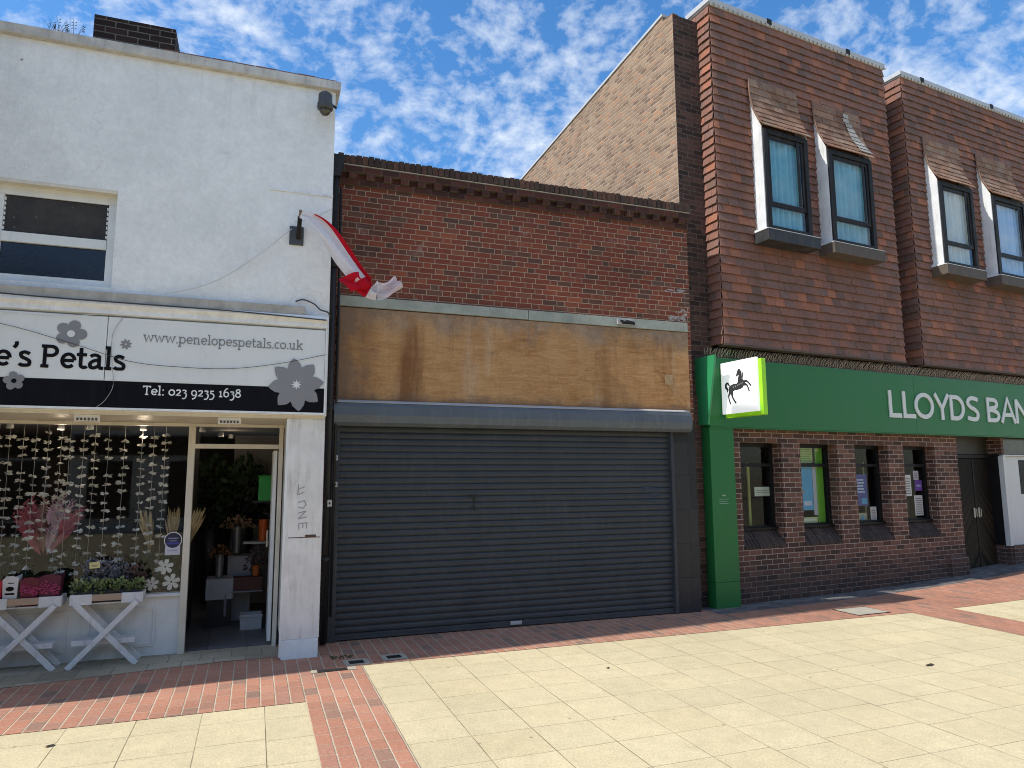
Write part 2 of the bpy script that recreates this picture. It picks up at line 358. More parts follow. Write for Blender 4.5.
def signface_mat():
    g = G('white_acrylic_added_glow'); nd = g.pbr((.84, .84, .83), .35)
    nd.inputs['Emission Color'].default_value = (1, 1, .98, 1); nd.inputs['Emission Strength'].default_value = .42; return g.m  # added glow, no lamp inside: whitens the shaded part of the face
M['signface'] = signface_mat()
def door_mat():
    g = G('herringbone_dark_door'); co = g.coord(); x = g.xyz(co)
    c = g.math('ABSOLUTE', g.math('SUBTRACT', x[0], 6.32))
    d = g.math('ADD', g.math('MULTIPLY', c, 1.2), x[2])
    fr = g.math('FRACT', g.math('MULTIPLY', d, 11))
    groove = g.mapr(g.math('MINIMUM', fr, g.math('SUBTRACT', 1.0, fr)), .02, .09, 0, 1)
    hs = g.n('ShaderNodeTexWhiteNoise', props={'noise_dimensions': '1D'}, W=g.math('FLOOR', g.math('MULTIPLY', d, 11)))
    low = g.mapr(x[2], .3, 1.6, 1, .15)
    base = g.mix(g.math('MULTIPLY', hs, low), (.012, .010, .008), (.060, .044, .026))
    base = g.mix(.5, base, g.grey(g.mapr(g.noise(co, 12, 5), .3, .7, .6, 1.25)), 'MULTIPLY')
    base = g.mix(groove, (.006, .005, .004), base)
    g.pbr(base, .55, g.bump(groove, .004), spec=.12); return g.m
M['doorwood'] = door_mat()

# ground
def slab_mat():
    g = G('buff_paving_slab'); co = g.coord(); x = g.xyz(co)
    P = .4635
    U = g.math('DIVIDE', g.math('SUBTRACT', x[0], 1.075), P); 
    col_i = g.math('FLOOR', U)
    jit = g.n('ShaderNodeTexWhiteNoise', props={'noise_dimensions': '1D'}, W=g.math('ADD', col_i, .31))
    V = g.math('ADD', g.math('DIVIDE', x[1], P), g.math('MULTIPLY', g.math('GREATER_THAN', jit, .55), g.math('MULTIPLY', jit, .16)))
    row_i = g.math('FLOOR', V)
    fu = g.math('SUBTRACT', U, col_i); fv = g.math('SUBTRACT', V, row_i)
    du = g.math('MULTIPLY', g.math('MINIMUM', fu, g.math('SUBTRACT', 1.0, fu)), P)
    dv = g.math('MULTIPLY', g.math('MINIMUM', fv, g.math('SUBTRACT', 1.0, fv)), P)
    wn = g.mapr(g.noise(co, 25, 4), 0, 1, -.0012, .0012)
    d = g.math('ADD', g.math('MINIMUM', du, g.math('MULTIPLY', dv, 1.5)), wn)
    w2 = g.n('ShaderNodeTexWhiteNoise', props={'noise_dimensions': '3D'}, Vector=g.comb(col_i, row_i, .5))
    jw = g.mapr(g.noise(co, .7, 3), .35, .65, .0018, .0045)
    mask = g.mapr(d, g.math('MULTIPLY', jw, .5), g.math('MULTIPLY', jw, 1.3), 0, 1, True)
    base = g.ramp(w2, [(0, (.585, .50, .315)), (.35, (.615, .525, .33)), (.7, (.635, .54, .34)), (1, (.60, .505, .31))])
    sp = g.noise(co, 95, 4, .8)
    base = g.mix(.9, base, g.grey(g.mapr(sp, .3, .7, .70, 1.24)), 'MULTIPLY')
    mid = g.noise(co, 6, 5, .65)
    base = g.mix(.55, base, g.grey(g.mapr(mid, .3, .7, .86, 1.10)), 'MULTIPLY')
    big = g.noise(co, .5, 4, .6)
    base = g.mix(.6, base, g.grey(g.mapr(big, .3, .7, .82, 1.08)), 'MULTIPLY')
    vor = g.n('ShaderNodeTexVoronoi', 0, Vector=co, Scale=3.4)
    gum = g.mapr(g.math('ADD', vor, g.mapr(g.noise(co, 60, 3), 0, 1, -.02, .02)), .035, .055, 1, 0)
    base = g.mix(g.math('MULTIPLY', gum, .65), base, (.16, .135, .095))
    gr = g.mapr(g.noise(co, 2.2, 7, .75), .58, .74, 0, .5)
    base = g.mix(gr, base, (.38, .32, .20))
    sp2 = g.mapr(g.noise(co, 30, 5, .8), .62, .72, 0, .5)
    base = g.mix(sp2, base, (.30, .25, .16))
    jc = g.mix(g.mapr(g.noise(co, 1.9, 4), .42, .62, 0, 1), (.40, .33, .21), (.17, .145, .08))
    base = g.mix(mask, jc, base)
    h = g.math('ADD', g.math('MULTIPLY', mask, .5), g.math('ADD', g.math('MULTIPLY', sp, .5), g.math('MULTIPLY', w2, .3)))
    g.pbr(base, .92, g.bump(h, .005), spec=.15); return g.m
M['slabs'] = slab_mat()
PAVE = [(0, (.27, .17, .125)), (.06, (.32, .19, .135)), (.13, (.41, .20, .132)), (.5, (.46, .215, .137)), (.75, (.48, .232, .152)), (.9, (.385, .20, .14)), (1, (.51, .255, .168))]
M['pave'] = brick('red_block_paving', PAVE, (.60, .50, .37), bw=.2, bh=.118, mort=.011, axes='floor_y', rowoff=.37, depth=.004, rough=.85, grime=.3, wob=.003, endj=1.9)
M['pave2'] = brick('red_block_paving_fine', PAVE, (.30, .20, .14), bw=.2, bh=.1, mort=.008, axes='floor_y', rowoff=.5, depth=.004, rough=.85, grime=.35, wob=.003)
M['sett'] = brick('grey_sett_paving', [(0, (.10, .095, .095)), (.6, (.155, .145, .14)), (1, (.21, .19, .18))], (.10, .09, .085), bw=.2, bh=.1, mort=.008, axes='floor', depth=.005, rough=.85)
M['forecourt'] = brick('worn_cream_forecourt_tile', [(0, (.38, .335, .245)), (.6, (.45, .40, .295)), (1, (.50, .45, .34))], (.27, .235, .17), bw=.3, bh=.3, mort=.008, axes='floor', rowoff=.5, depth=.002, rough=.8, grime=.75, blotch=((.22, .19, .13), .5))
M['concrete'] = plain('pale_concrete', (.42, .38, .30), .9, .25, 12, bump=.003)
M['iron'] = plain('worn_iron', (.055, .05, .048), .5, .3, 20, metal=.5, bump=.003)

# ------------------------------------------------------------------ ground
def gh(x):                                # the street rises a little beyond the bank's windows
    t = max(0.0, x-8.0)
    return .0055*t*t if t < 6 else .198 + .03*(min(t, 20)-6)
def sheet(name, x0, x1, y0f, y1f, z, mat, step=.5):
    mb = MB(); n = max(1, int((x1-x0)/step)); xs = [x0+(x1-x0)*i/n for i in range(n+1)]
    f0 = y0f if callable(y0f) else (lambda x: y0f); f1 = y1f if callable(y1f) else (lambda x: y1f)
    for a, b in zip(xs, xs[1:]):
        mb.face([(a, f0(a), gh(a)+z), (b, f0(b), gh(b)+z), (b, f1(b), gh(b)+z), (a, f1(a), gh(a)+z)])
    return tag(mb.build(name, mat), kind='structure')
mb = MB()
xs = [-300, -60, -20] + [-8+.5*i for i in range(60)] + [40, 120, 400]
for a, b in zip(xs, xs[1:]):
    for c, d in ((-300, -30), (-30, 0), (0, 10), (10, 40), (40, 400)):
        mb.face([(a, c, gh(a)-.004), (b, c, gh(b)-.004), (b, d, gh(b)-.004), (a, d, gh(a)-.004)])
tag(mb.build('pavement', M['slabs']), kind='structure')
def lloyd_front(x, off=0.0): return 8.6 + (x-6.5)*math.tan(LB) + off
fore = lambda x: 7.66 + max(0, min(1, (x+2.04)/1.7))*.28
sheet('brick_paving', -14, .47, 6.32, fore, 0, M['pave'])
sheet('shop_forecourt', -3.4, .30, lambda x: fore(x)+.003, 8.52, .002, M['forecourt'])
sheet('brick_paving', .472, 1.068, -6, 7.30, .0, M['pave'])
sheet('brick_paving', .472, 1.068, 7.302, 8.6, 0, M['pave'])
sheet('brick_paving', .302, .470, lambda x: fore(x)+.002, 8.6, 0, M['pave'])
sheet('brick_paving', 1.07, 5.9, 7.30, 8.62, 0, M['pave'])
sheet('brick_paving', 5.902, 26, 7.30, lambda x: max(7.32, lloyd_front(x, -.42)), 0, M['pave2'])
sheet('sett_paving', 5.902, 26, lambda x: max(7.323, lloyd_front(x, -.417)), lambda x: lloyd_front(x, .7), 0, M['sett'])
sheet('brick_paving', 8.36, 9.10, -6, 7.298, 0, M['pave2'])

# drain covers and the inspection cover
def drain(x, y, w, d, rot, label):
    t = thing('drain_cover', label, 'drain cover', (x, y, 0), rot, None)
    f = MB()
    for a in ((-w/2-.05, w/2+.05, -d/2-.045, -d/2), (-w/2-.05, w/2+.05, d/2, d/2+.045), (-w/2-.05, -w/2, -d/2, d/2), (w/2, w/2+.05, -d/2, d/2)):
        f.box(*a, .001, .007)
    f.build('surround', M['concrete'], t)
    g = MB(); g.box(-w/2+.002, w/2-.002, -d/2+.002, d/2-.002, .0005, .003)
    for i in range(6):
        xx = -w/2 + w*(i+.5)/6
        g.box(xx-w*.03, xx+w*.03, -d/2+.01, d/2-.01, .003, .008)
    g.build('grate', M['iron'], t)
drain(1.42, 7.49, .15, .13, .05, 'small iron gully grate nearest the shutter with pale concrete surround')
drain(1.03, 7.42, .15, .13, .05, 'small iron gully grate at the corner of the brick strip, left of its twin')
t = thing('stopcock_cover', 'long dark metal cover between two pale concrete blocks in the brick paving', 'drain cover', (.775, 7.21, 0))
b = MB(); b.box(-.14, .14, -.045, .045, .001, .006); b.build('lid', M['iron'], t)
b = MB(); b.box(-.20, -.143, -.05, .05, .001, .007); b.build('edge_block', M['concrete'], t)
b = MB(); b.box(.143, .225, -.05, .05, .001, .007); b.build('edge_block', M['concrete'], t)
t = thing('inspection_cover', 'square pale inlaid inspection cover in the red paving before the bank', 'drain cover', (7.82, 7.62, .0), .02)
b = MB(); b.box(-.27, .27, -.20, .20, .001, .006); b.build('lid', M['concrete'], t)
b = MB()
for a in ((-.29, .29, -.225, -.203), (-.29, .29, .203, .225), (-.29, -.273, -.203, .203), (.273, .29, -.203, .203)): b.box(*a, .001, .005)
b.build('rim', M['iron'], t)
def fallen_leaf(x, y, r, ang, label):
    mb = MB(); pts = []
    for k in range(10):
        a = 2*pi*k/10; rr = r*(1 if k % 2 else .72)
        pts.append((rr*cos(a)*1.5, rr*sin(a)*.7, .004+.004*sin(a*2+1)))
    for k in range(10): mb.face([(0, 0, .009), pts[k], pts[(k+1) % 10]])
    tag(mb.build('fallen_leaf', plain('dry_brown_leaf_%d' % int(r*1000), (.05, .038, .025), .8), None, (x, y, gh(x)), ang), label, 'leaf')
fallen_leaf(6.25, 5.30, .045, .2, 'dark dry leaf lying alone on the buff slabs, right side')
fallen_leaf(-1.27, 5.95, .026, .3, 'small brown leaf on the slabs before the left flower table')
fallen_leaf(3.28, 6.33, .018, .4, 'tiny dark leaf on the slabs below the right end of the shutter')

# ------------------------------------------------------------------ white shop building
FY = 7.80
F = thing('white_shop_building', 'white rendered two storey building with a flower shop on the ground floor', 'building', (-2, FY, 0))
Fo = (2, -FY, 0)                          # children written in world coordinates
def fb(mb, name, mat, bevel=0.0, parent=None): return mb.build(name, mat, parent or F, Fo if parent is None else (0,0,0), bevel=bevel)
w = MB()
XL, XR = -3.40, .70
wx0, wx1, wz0, wz1 = -2.52, -1.432, 3.74, 4.755
w.box(XL, wx0, FY, 8.1, 2.5, 6.24); w.box(wx1, XR, FY, 8.1, 2.5, 6.24)
w.box(wx0, wx1, FY, 8.1, 2.5, wz0); w.box(wx0, wx1, FY, 8.1, wz1, 6.24)
w.box(.45, XR, 8.1, 15, 0, 6.20); w.box(XL, XL+.25, 8.1, 15, 0, 6.2); w.box(XL, XR, 15, 15.25, 0, 6.2)
fb(w, 'wall', M['render'])
b = MB(); b.box(XL+.2, .45, 8.1, 15, 5.9, 6.0); b.box(XL+.2, .45, 8.47, 15, 2.52, 2.62); roof = fb(b, 'roof', M['roof'])
c = MB(); c.box(-1.90, -1.07, 8.42, 9.0, 5.95, 7.02); c.build('chimney', M['chimney'], roof)
b = MB(); b.box(XL, XR+.05, FY-.065, 8.16, 6.241, 6.345); fb(b, 'coping', M['coping'], .008)
b = MB()
xx = -1.10
while xx < .55:
    L = rng.uniform(.2, .26); b.box(xx, xx+L-.008, FY-.03, 8.0, 6.347, 6.375+rng.uniform(-.006, .004)); xx += L
fb(b, 'coping_tile', rnd_mat('orange_creasing_tile', [(0, (.26, .13, .08)), (1, (.36, .2, .12))]))
b = MB(); b.box(.02, XR+.004, FY-.014, FY-.001, 4.975, 4.998); fb(b, 'trim', M['oldpaint'])
b = MB(); b.box(-3.39, .44, FY-.085, FY-.001, 3.58, 3.675); fb(b, 'cornice_board', M['beam'], .006)
b = MB(); b.extrude_x([(FY-.001, 3.575), (FY-.11, 3.575), (FY-.12, 3.54), (FY-.085, 3.50), (FY-.085, 3.455), (FY-.001, 3.44)], -3.39, .675); fb(b, 'cornice', M['oldpaint'], .003)
# upper window
fr = MB()
y0, y1 = FY+.11, FY+.17
for a in ((wx0, wx1, y0, y1, wz0+.005, wz0+.09), (wx0, wx0+.09, y0, y1, wz0+.09, wz1-.12), (wx1-.09, wx1, y0, y1, wz0+.09, wz1-.12), (wx0, wx1, y0, y1, wz1-.12, wz1-.002), (wx0+.09, wx1-.09, y0-.012, y1, 4.155, 4.255)):
    fr.box(*a)
win = fb(fr, 'window', M['white'], .004); win['label'] = 'white window with a dusty dark pane over a blue black pane'
def dusty():
    g = G('dusty_upper_pane'); co = g.coord()
    c = g.mix(g.mapr(g.noise(co, 3, 6, .7), .3, .7, 0, 1), (.022, .018, .013), (.060, .050, .037))
    vo = g.n('ShaderNodeTexVoronoi', 0, Vector=co, Scale=9)
    c = g.mix(g.mapr(vo, .05, .08, .8, 0), c, (.20, .19, .16))
    g.pbr(c, .35, g.bump(g.noise(co, 60, 3), .001), spec=.25); return g.m
p = MB(); p.box(wx0+.10, wx1-.10, y0+.02, y0+.026, 4.255, wz1-.12); p.build('upper_pane', dusty(), win)
p = MB(); p.box(wx0+.09, wx1-.09, y0+.02, y0+.026, wz0+.09, 4.155); p.build('lower_pane', plain('blue_black_pane', (.006, .007, .014), .08, spec=.5), win)
p = MB()
for s_ in (0, 1):
    x = wx0+.093 if s_ == 0 else wx1-.105
    for k in range(7): p.box(x, x+.012, y0+.004, y0+.03, 4.275+.05*k, 4.305+.05*k)
p.build('pane_clip', M['white'], win)
p = MB(); p.box(wx0, wx1, FY+.002, y0, wz1-.032, wz1-.001); fb(p, 'window_head', M['cream'])
# soffit and shopfront
SY = 8.45
b = MB(); b.hexa([(XL, FY+.0, 2.465), (XR-.01, FY, 2.465), (XR-.01, SY, 2.44), (XL, SY, 2.44), (XL, FY, 2.50), (XR-.01, FY, 2.50), (XR-.01, SY, 2.515), (XL, SY, 2.515)]); fb(b, 'soffit', M['cream'])
b = MB(); b.box(XL, .30, SY-.03, SY+.05, 2.405, 2.439); fb(b, 'header', M['cream'], .004)
for xv in (-1.56, -.27):
    b = MB(); b.box(xv-.11, xv+.11, FY+.012, FY+.018, 2.395, 2.463)
    vt = fb(b, 'vent', M['cream']); b = MB()
    for k in range(6): b.box(xv-.09+.032*k, xv-.09+.032*k+.018, FY+.006, FY+.0115, 2.405, 2.43)
    b.build('vent_slots', M['sillbox2'], vt)
# pillar
b = MB(); b.box(.305, .69, FY-.004, SY+.2, .19, 2.464); fb(b, 'pillar', M['pillar'], .006)
b = MB(); b.box(.318, .682, FY-.012, SY, -.02, .189); fb(b, 'pillar_plinth', M['plinth'], .004)
b = MB(); b.box(.296, .318, FY-.006, FY+.03, .02, 2.46); fb(b, 'pillar_edge_trim', M['white'])
b = MB(); b.box(.35, .67, FY-.0065, FY-.0045, 1.214, 1.222); b.box(.52, .63, FY-.007, FY-.0045, 1.222, 1.245); fb(b, 'rust_crack', plain('rusty_crack', (.10, .06, .04), .9))
# stall riser, display window, door frame
b = MB(); b.box(-3.39, -.70, SY+.02, SY+.08, 0, .60)
for k in range(6):
    xa = -3.15 + .80*k
    if xa+.62 < -.72:
        for a in ((xa, xa+.62, .10, .12), (xa, xa+.62, .48, .50), (xa, xa+.02, .12, .48), (xa+.60, xa+.62, .12, .48)):
            b.box(a[0], a[1], SY+.006, SY+.02, a[2], a[3])
fb(b, 'stall_riser', M['white'], .003)
b = MB(); b.box(-3.39, -.70, SY-.02, SY+.10, .60, .632); fb(b, 'window_sill', M['white'], .004)
b = MB(); b.box(-.70, -.632, SY-.02, SY+.06, 0, 2.405); b.box(.245, .29, SY-.02, SY+.06, 0, 2.405); b.box(-.632, .245, SY-.02, SY+.06, 2.165, 2.215)
dfr = fb(b, 'door_frame', M['cream'], .004)
p = MB(); p.face([(-.632, SY+.015, 2.215), (.245, SY+.015, 2.215), (.245, SY+.015, 2.405), (-.632, SY+.015, 2.405)]); p.build('transom_pane', M['glass'], dfr)
g_ = MB(); g_.face([(-3.39, SY+.016, .632), (-.70, SY+.016, .632), (-.70, SY+.016, 2.405), (-3.39, SY+.016, 2.405)]); fb(g_, 'display_window', M['glass_dark'])
# the open door leaf, folded back inside along the pillar side
b = MB()
dx = .238
b.box(dx-.045, dx-.005, SY+.07, SY+.17, .04, 2.15); b.box(dx-.045, dx-.005, SY+.75, SY+.85, .04, 2.15)
b.box(dx-.045, dx-.005, SY+.17, SY+.75, .04, .24); b.box(dx-.045, dx-.005, SY+.17, SY+.75, 2.03, 2.15); b.box(dx-.045, dx-.005, SY+.17, SY+.75, 1.0, 1.08)
leaf = fb(b, 'door', M['white'], .004)
p = MB(); p.box(dx-.028, dx-.022, SY+.17, SY+.75, .24, 1.0); p.box(dx-.028, dx-.022, SY+.17, SY+.75, 1.08, 2.03); p.build('door_pane', M['glass'], leaf)
p = MB(); p.bar((dx-.07, SY+.80, 1.0), (dx-.07, SY+.80, 1.2), .02, .02); p.build('handle', M['steel'], leaf)
# interior of the shop
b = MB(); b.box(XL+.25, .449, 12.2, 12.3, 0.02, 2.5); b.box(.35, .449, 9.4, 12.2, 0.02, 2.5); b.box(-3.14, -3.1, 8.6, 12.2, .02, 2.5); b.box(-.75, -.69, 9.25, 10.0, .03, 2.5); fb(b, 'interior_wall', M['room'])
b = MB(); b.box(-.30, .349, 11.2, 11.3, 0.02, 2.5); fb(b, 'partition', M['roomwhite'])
b = MB(); b.box(XL+.25, .449, SY+.09, 12.2, -.02, .024); fb(b, 'interior_floor', M['roomfloor'])
b = MB(); b.box(XL+.25, .449, SY+.07, 12.2, 2.46, 2.50); fb(b, 'interior_ceiling', plain('dim_ceiling', (.16, .15, .14), .9))
b = MB(); b.box(-3.13, -.72, SY+.10, 9.15, .50, .56); fb(b, 'display_deck', plain('dark_deck', (.05, .05, .045), .8))

# ------------------------------------------------------------------ neighbours outside the frame (they shade the street and show in the glass)
def terrace(x0, x1, y0, y1, h, wallm, label, front, storeys):
    t = thing('street_building', label, 'building', ((x0+x1)/2, (y0+y1)/2, 0)); o_ = (-(x0+x1)/2, -(y0+y1)/2, 0)
    b = MB(); b.box(x0, x1, y0, y1, -.1, h); b.build('wall', wallm, t, o_)
    b = MB(); b.box(x0-.02, x1+.02, y0-.06, y1+.06, h, h+.15); b.build('coping', M['coping'], t, o_)
    yy = y0-.03 if front < 0 else y1+.03
    n = max(2, int((x1-x0)/2.2))
    for st in range(storeys):
        z0 = .4 if st == 0 else 3.6+2.9*(st-1); z1 = 2.5 if st == 0 else z0+1.7
        if z1 > h-.3: break
        for k in range(n):
            xa = x0+(x1-x0)*(k+.2)/n; xb = x0+(x1-x0)*(k+.8)/n
            f = MB()
            for a in ((xa, xa+.07, z0, z1), (xb-.07, xb, z0, z1), (xa+.07, xb-.07, z1-.07, z1), (xa+.07, xb-.07, z0, z0+.07)): f.box(a[0], a[1], yy-.03, yy+.03, a[2], a[3])
            w_ = f.build('window', M['white'], t, o_)
            p = MB(); p.box(xa+.07, xb-.07, yy-.01, yy+.01, z0+.07, z1-.07); p.build('pane', plain_pane, w_)
    b = MB(); b.box(x0+.1, x1-.1, yy-.05, yy+.05, 2.62, 3.3); b.build('fascia', M['signblack'], t, o_)
plain_pane = plain('dark_far_pane', (.02, .022, .026), .15)
M['brick_far'] = brick('plum_brick', [(0, (.10, .05, .04)), (1, (.22, .10, .07))], (.25, .2, .16))
terrace(-9.5, -3.43, 7.36, 9.9, 12.4, M['brick_far'], 'tall plum brick building next to the flower shop, left of the frame', -1, 4)
terrace(-9.5, -3.43, 6.90, 7.355, 14.2, M['brick_far'], 'tall brick gable front before the building left of the flower shop', -1, 4)  # added front slab, stepped taller to shape the shadow on the street
for i, (x0, x1, h, m_, lab) in enumerate(((-16, -6, 8.5, 'brick_far', 'plum brick terrace across the street behind the camera, left end'), (-5.9, 4, 7.2, 'render', 'white rendered terrace across the street behind the camera'), (4.1, 13, 9.0, 'brick_strip', 'brown brick terrace across the street behind the camera'), (13.1, 26, 7.8, 'brick_far', 'plum brick terrace across the street behind the camera, right end'))):
    terrace(x0, x1, -18, -10.5, h, M[m_], lab, 1, 3)

# ------------------------------------------------------------------ stroke lettering
def cat(pts, n=5):
    out = []
    for i in range(len(pts)-1):
        p0 = pts[max(i-1, 0)]; p1 = pts[i]; p2 = pts[i+1]; p3 = pts[min(i+2, len(pts)-1)]
        for k in range(n):
            t = k/n
            out.append(tuple(.5*((2*b)+(-a+c)*t+(2*a-5*b+4*c-d)*t*t+(-a+3*b-3*c+d)*t**3) for a, b, c, d in zip(p0, p1, p2, p3)))
    return out+[pts[-1]]
def arc(cx, cy, rx, ry, a0, a1, n=14):
    return [(cx+rx*cos(radians(a0+(a1-a0)*k/n)), cy+ry*sin(radians(a0+(a1-a0)*k/n))) for k in range(n+1)]
def slab_glyphs(w):
    h = w/2; D = {}
    D['n'] = (1.12, [[(.2,h),(.2,1-h)], [(.0,1-h),(.2,1-h)], [(.2,.66)]+arc(.5,.62,.28,.38-h,150,0)+[(.78,h)], [(.0,h),(.4,h)], [(.6,h),(.98,h)]])
    D['u'] = (1.12, [[(.0,1-h),(.2,1-h),(.2,.38)]+arc(.46,.36,.26,.36-h,180,330), [(.56,1-h),(.76,1-h),(.76,h),(.98,h)]])
    D['e'] = (.95, [[(.14,.50),(.80,.50)], arc(.47,.5,.37,.5-h,2,318)])
    D['o'] = (1.02, [arc(.48,.5,.38,.5-h,0,360,20)]); D['0'] = D['o']
    D['c'] = (.86, [arc(.48,.5,.38,.5-h,48,312)])
    D['p'] = (1.12, [[(.2,-.48+h),(.2,1-h)], [(.0,1-h),(.2,1-h)], [(.0,-.48+h),(.42,-.48+h)], arc(.56,.5,.36,.5-h,160,-160,18)])
    D['l'] = (.54, [[(.02,1.5-h),(.24,1.5-h),(.24,h)], [(.02,h),(.46,h)]])
    D['s'] = (.80, [cat([(.66,.80),(.54,.96-h),(.34,1-h),(.15,.80),(.22,.60),(.44,.50),(.66,.36),(.64,.14),(.42,h),(.2,h+.01),(.08,.2)])])
    D['t'] = (.72, [[(.26,1.32),(.26,.3)]+arc(.46,.28,.2,.28-h,180,330,8), [(.0,1-h),(.62,1-h)]])
    D['a'] = (.98, [cat([(.12,.80),(.28,1-h),(.50,1-h),(.66,.80)])+[(.66,.2),(.76,h),(.94,h)], cat([(.66,.60),(.38,.56),(.14,.40),(.14,.18),(.30,h),(.50,h+.06),(.66,.26)])])
    D['w'] = (1.5, [[(.14,1-h),(.43,h),(.74,1-h),(1.05,h),(1.34,1-h)], [(.0,1-h),(.32,1-h)], [(1.18,1-h),(1.48,1-h)]])
    D['.'] = (.40, [[(.20,0),(.20,.2)]]); D[':'] = (.42, [[(.20,0),(.20,.2)], [(.2,.72),(.2,.92)]])
    D["'"] = (.36, [cat([(.2,1.52),(.22,1.34),(.08,1.14)], 3)])
    D['k'] = (1.1, [[(.02,1.5-h),(.22,1.5-h),(.22,h)], [(.02,h),(.42,h)], [(.26,.46),(.76,1-h)], [(.44,.62),(.84,h)], [(.60,1-h),(.98,1-h)], [(.68,h),(1.04,h)]])
    D['P'] = (1.16, [[(.22,h),(.22,1.42-h)], [(.0,h),(.48,h)], [(.0,1.42-h),(.55,1.42-h)]+arc(.58,1.04,.34,.38-h,90,-90)+[(.22,.66+h)]])
    D['T'] = (1.12, [[(.06,1.12),(.06,1.42-h),(1.0,1.42-h),(1.0,1.12)], [(.53,1.42-h),(.53,h)], [(.30,h),(.76,h)]])
    D['2'] = (.86, [cat([(.10,.78),(.28,1-h),(.54,1-h),(.66,.76),(.52,.46),(.12,h)])+[(.74,h)]])
    D['3'] = (.82, [cat([(.12,.86),(.36,1-h),(.60,.84),(.54,.60),(.34,.52)])+cat([(.34,.52),(.62,.38),(.66,.02),(.46,-.34),(.08,-.36)])])
    D['9'] = (.96, [arc(.44,.52,.34,.48-h,0,360,18), cat([(.78,.55),(.74,.12),(.54,-.24),(.20,-.42)])])
    D['5'] = (.84, [[(.68,1-h),(.24,1-h),(.20,.50)]+cat([(.20,.50),(.48,.50),(.68,.24),(.60,-.16),(.36,-.36),(.06,-.36)])])
    D['1'] = (.66, [[(.10,.80),(.32,1-h),(.32,h)], [(.08,h),(.58,h)]])
    D['6'] = (.96, [arc(.48,.46,.34,.46-h,0,360,18), cat([(.14,.50),(.22,.96),(.46,1.30),(.72,1.40)])])
    D['8'] = (.96, [arc(.46,1.04,.27,.34-h,0,360,16), arc(.46,.40,.35,.40-h,0,360,18)])
    D[' '] = (.52, [])
    return D
def caps_glyphs(w):
    h = w/2; D = {}
    D['L'] = (.62, [[(.1,1),(.1,h),(.62,h)]])
    D['O'] = (1.06, [arc(.53,.5,.44,.5-h,0,360,28)])
    D['Y'] = (.90, [[(.07,1),(.45,.44),(.83,1)], [(.45,.5),(.45,0)]])
    D['D'] = (.90, [[(.1,0),(.1,1)], [(.1,1-h),(.32,1-h)]+arc(.34,.5,.42,.5-h,90,-90)+[(.1,h)]])
    D['S'] = (.74, [cat([(.66,.86),(.46,1-h),(.24,.94-h/2),(.12,.74),(.26,.56),(.46,.48),(.62,.32),(.56,.12),(.34,h),(.08,.13)])])
    D['B'] = (.82, [[(.1,0),(.1,1)], [(.1,1-h),(.38,1-h)]+arc(.40,.755,.22,.245-h,90,-90,10)+[(.1,.53)], [(.1,.49),(.40,.49)]+arc(.42,.27,.27,.27-h,85,-90,12)+[(.1,h)]])
    D['A'] = (.92, [[(.06,0),(.46,1.0),(.86,0)], [(.22,.33),(.70,.33)]])
    D['N'] = (.96, [[(.1,0),(.1,1)], [(.1,.97),(.84,.03)], [(.84,0),(.84,1)]])
    D['K'] = (.86, [[(.1,0),(.1,1)], [(.78,1),(.2,.46)], [(.34,.56),(.82,0)]])
    return D
def ribbon(mb, path, w, y, sx=1, sz=1, ox=0, oz=0, thick=0.0, ws=None, rnd=0.0):
    """flat stroke in the x-z plane at depth y (towards -y is outwards)"""
    P = [(ox+p[0]*sx, oz+p[1]*sz) for p in path]
    closed = hypot(P[0][0]-P[-1][0], P[0][1]-P[-1][1]) < 1e-6 and len(P) > 3
    L, R = [], []
    n = len(P)
    for i in range(n):
        a = P[i-1] if i else (P[-2] if closed else P[0]); b = P[i+1] if i < n-1 else (P[1] if closed else P[-1])
        c = P[i]
        d1 = (c[0]-a[0], c[1]-a[1]); d2 = (b[0]-c[0], b[1]-c[1])
        l1 = hypot(*d1) or 1; l2 = hypot(*d2) or 1
        if l1 == 1 and d1 == (0, 0): d1 = d2; l1 = l2
        if d2 == (0, 0): d2 = d1; l2 = l1
        n1 = (-d1[1]/l1, d1[0]/l1); n2 = (-d2[1]/l2, d2[0]/l2)
        m = (n1[0]+n2[0], n1[1]+n2[1]); q = hypot(*m) or 1e-6
        m = (m[0]/q, m[1]/q); k = min(1.5, 1/max(.3, m[0]*n1[0]+m[1]*n1[1]))
        hw = (ws[i] if ws else w)/2*k
        L.append((c[0]+m[0]*hw, c[1]+m[1]*hw)); R.append((c[0]-m[0]*hw, c[1]-m[1]*hw))
    for i in range(n-1):
        q = [R[i], R[i+1], L[i+1], L[i]]
        mb.face([(p[0], y, p[1]) for p in q], rnd)
        if thick:
            for u, v in ((R[i], R[i+1]), (L[i+1], L[i])):
                mb.face([(u[0], y, u[1]), (v[0], y, v[1]), (v[0], y+thick, v[1]), (u[0], y+thick, u[1])], rnd)
    if thick and not closed:
        for u, v in ((L[0], R[0]), (R[-1], L[-1])):
            mb.face([(u[0], y, u[1]), (v[0], y, v[1]), (v[0], y+thick, v[1]), (u[0], y+thick, u[1])], rnd)
def text_width(s, D, sp=0.0): return sum(D[c][0]+sp for c in s)-sp
def write(mb, s, D, w, x0, x1, z, size, y, thick=0.0):
    k = (x1-x0)/text_width(s, D); x = x0; j = 0
    for ch in s:
        for st in D[ch][1]:
            ribbon(mb, st, w*size, y - .00012*(j % 7), k, size, x, z, thick); j += 1
        x += D[ch][0]*k

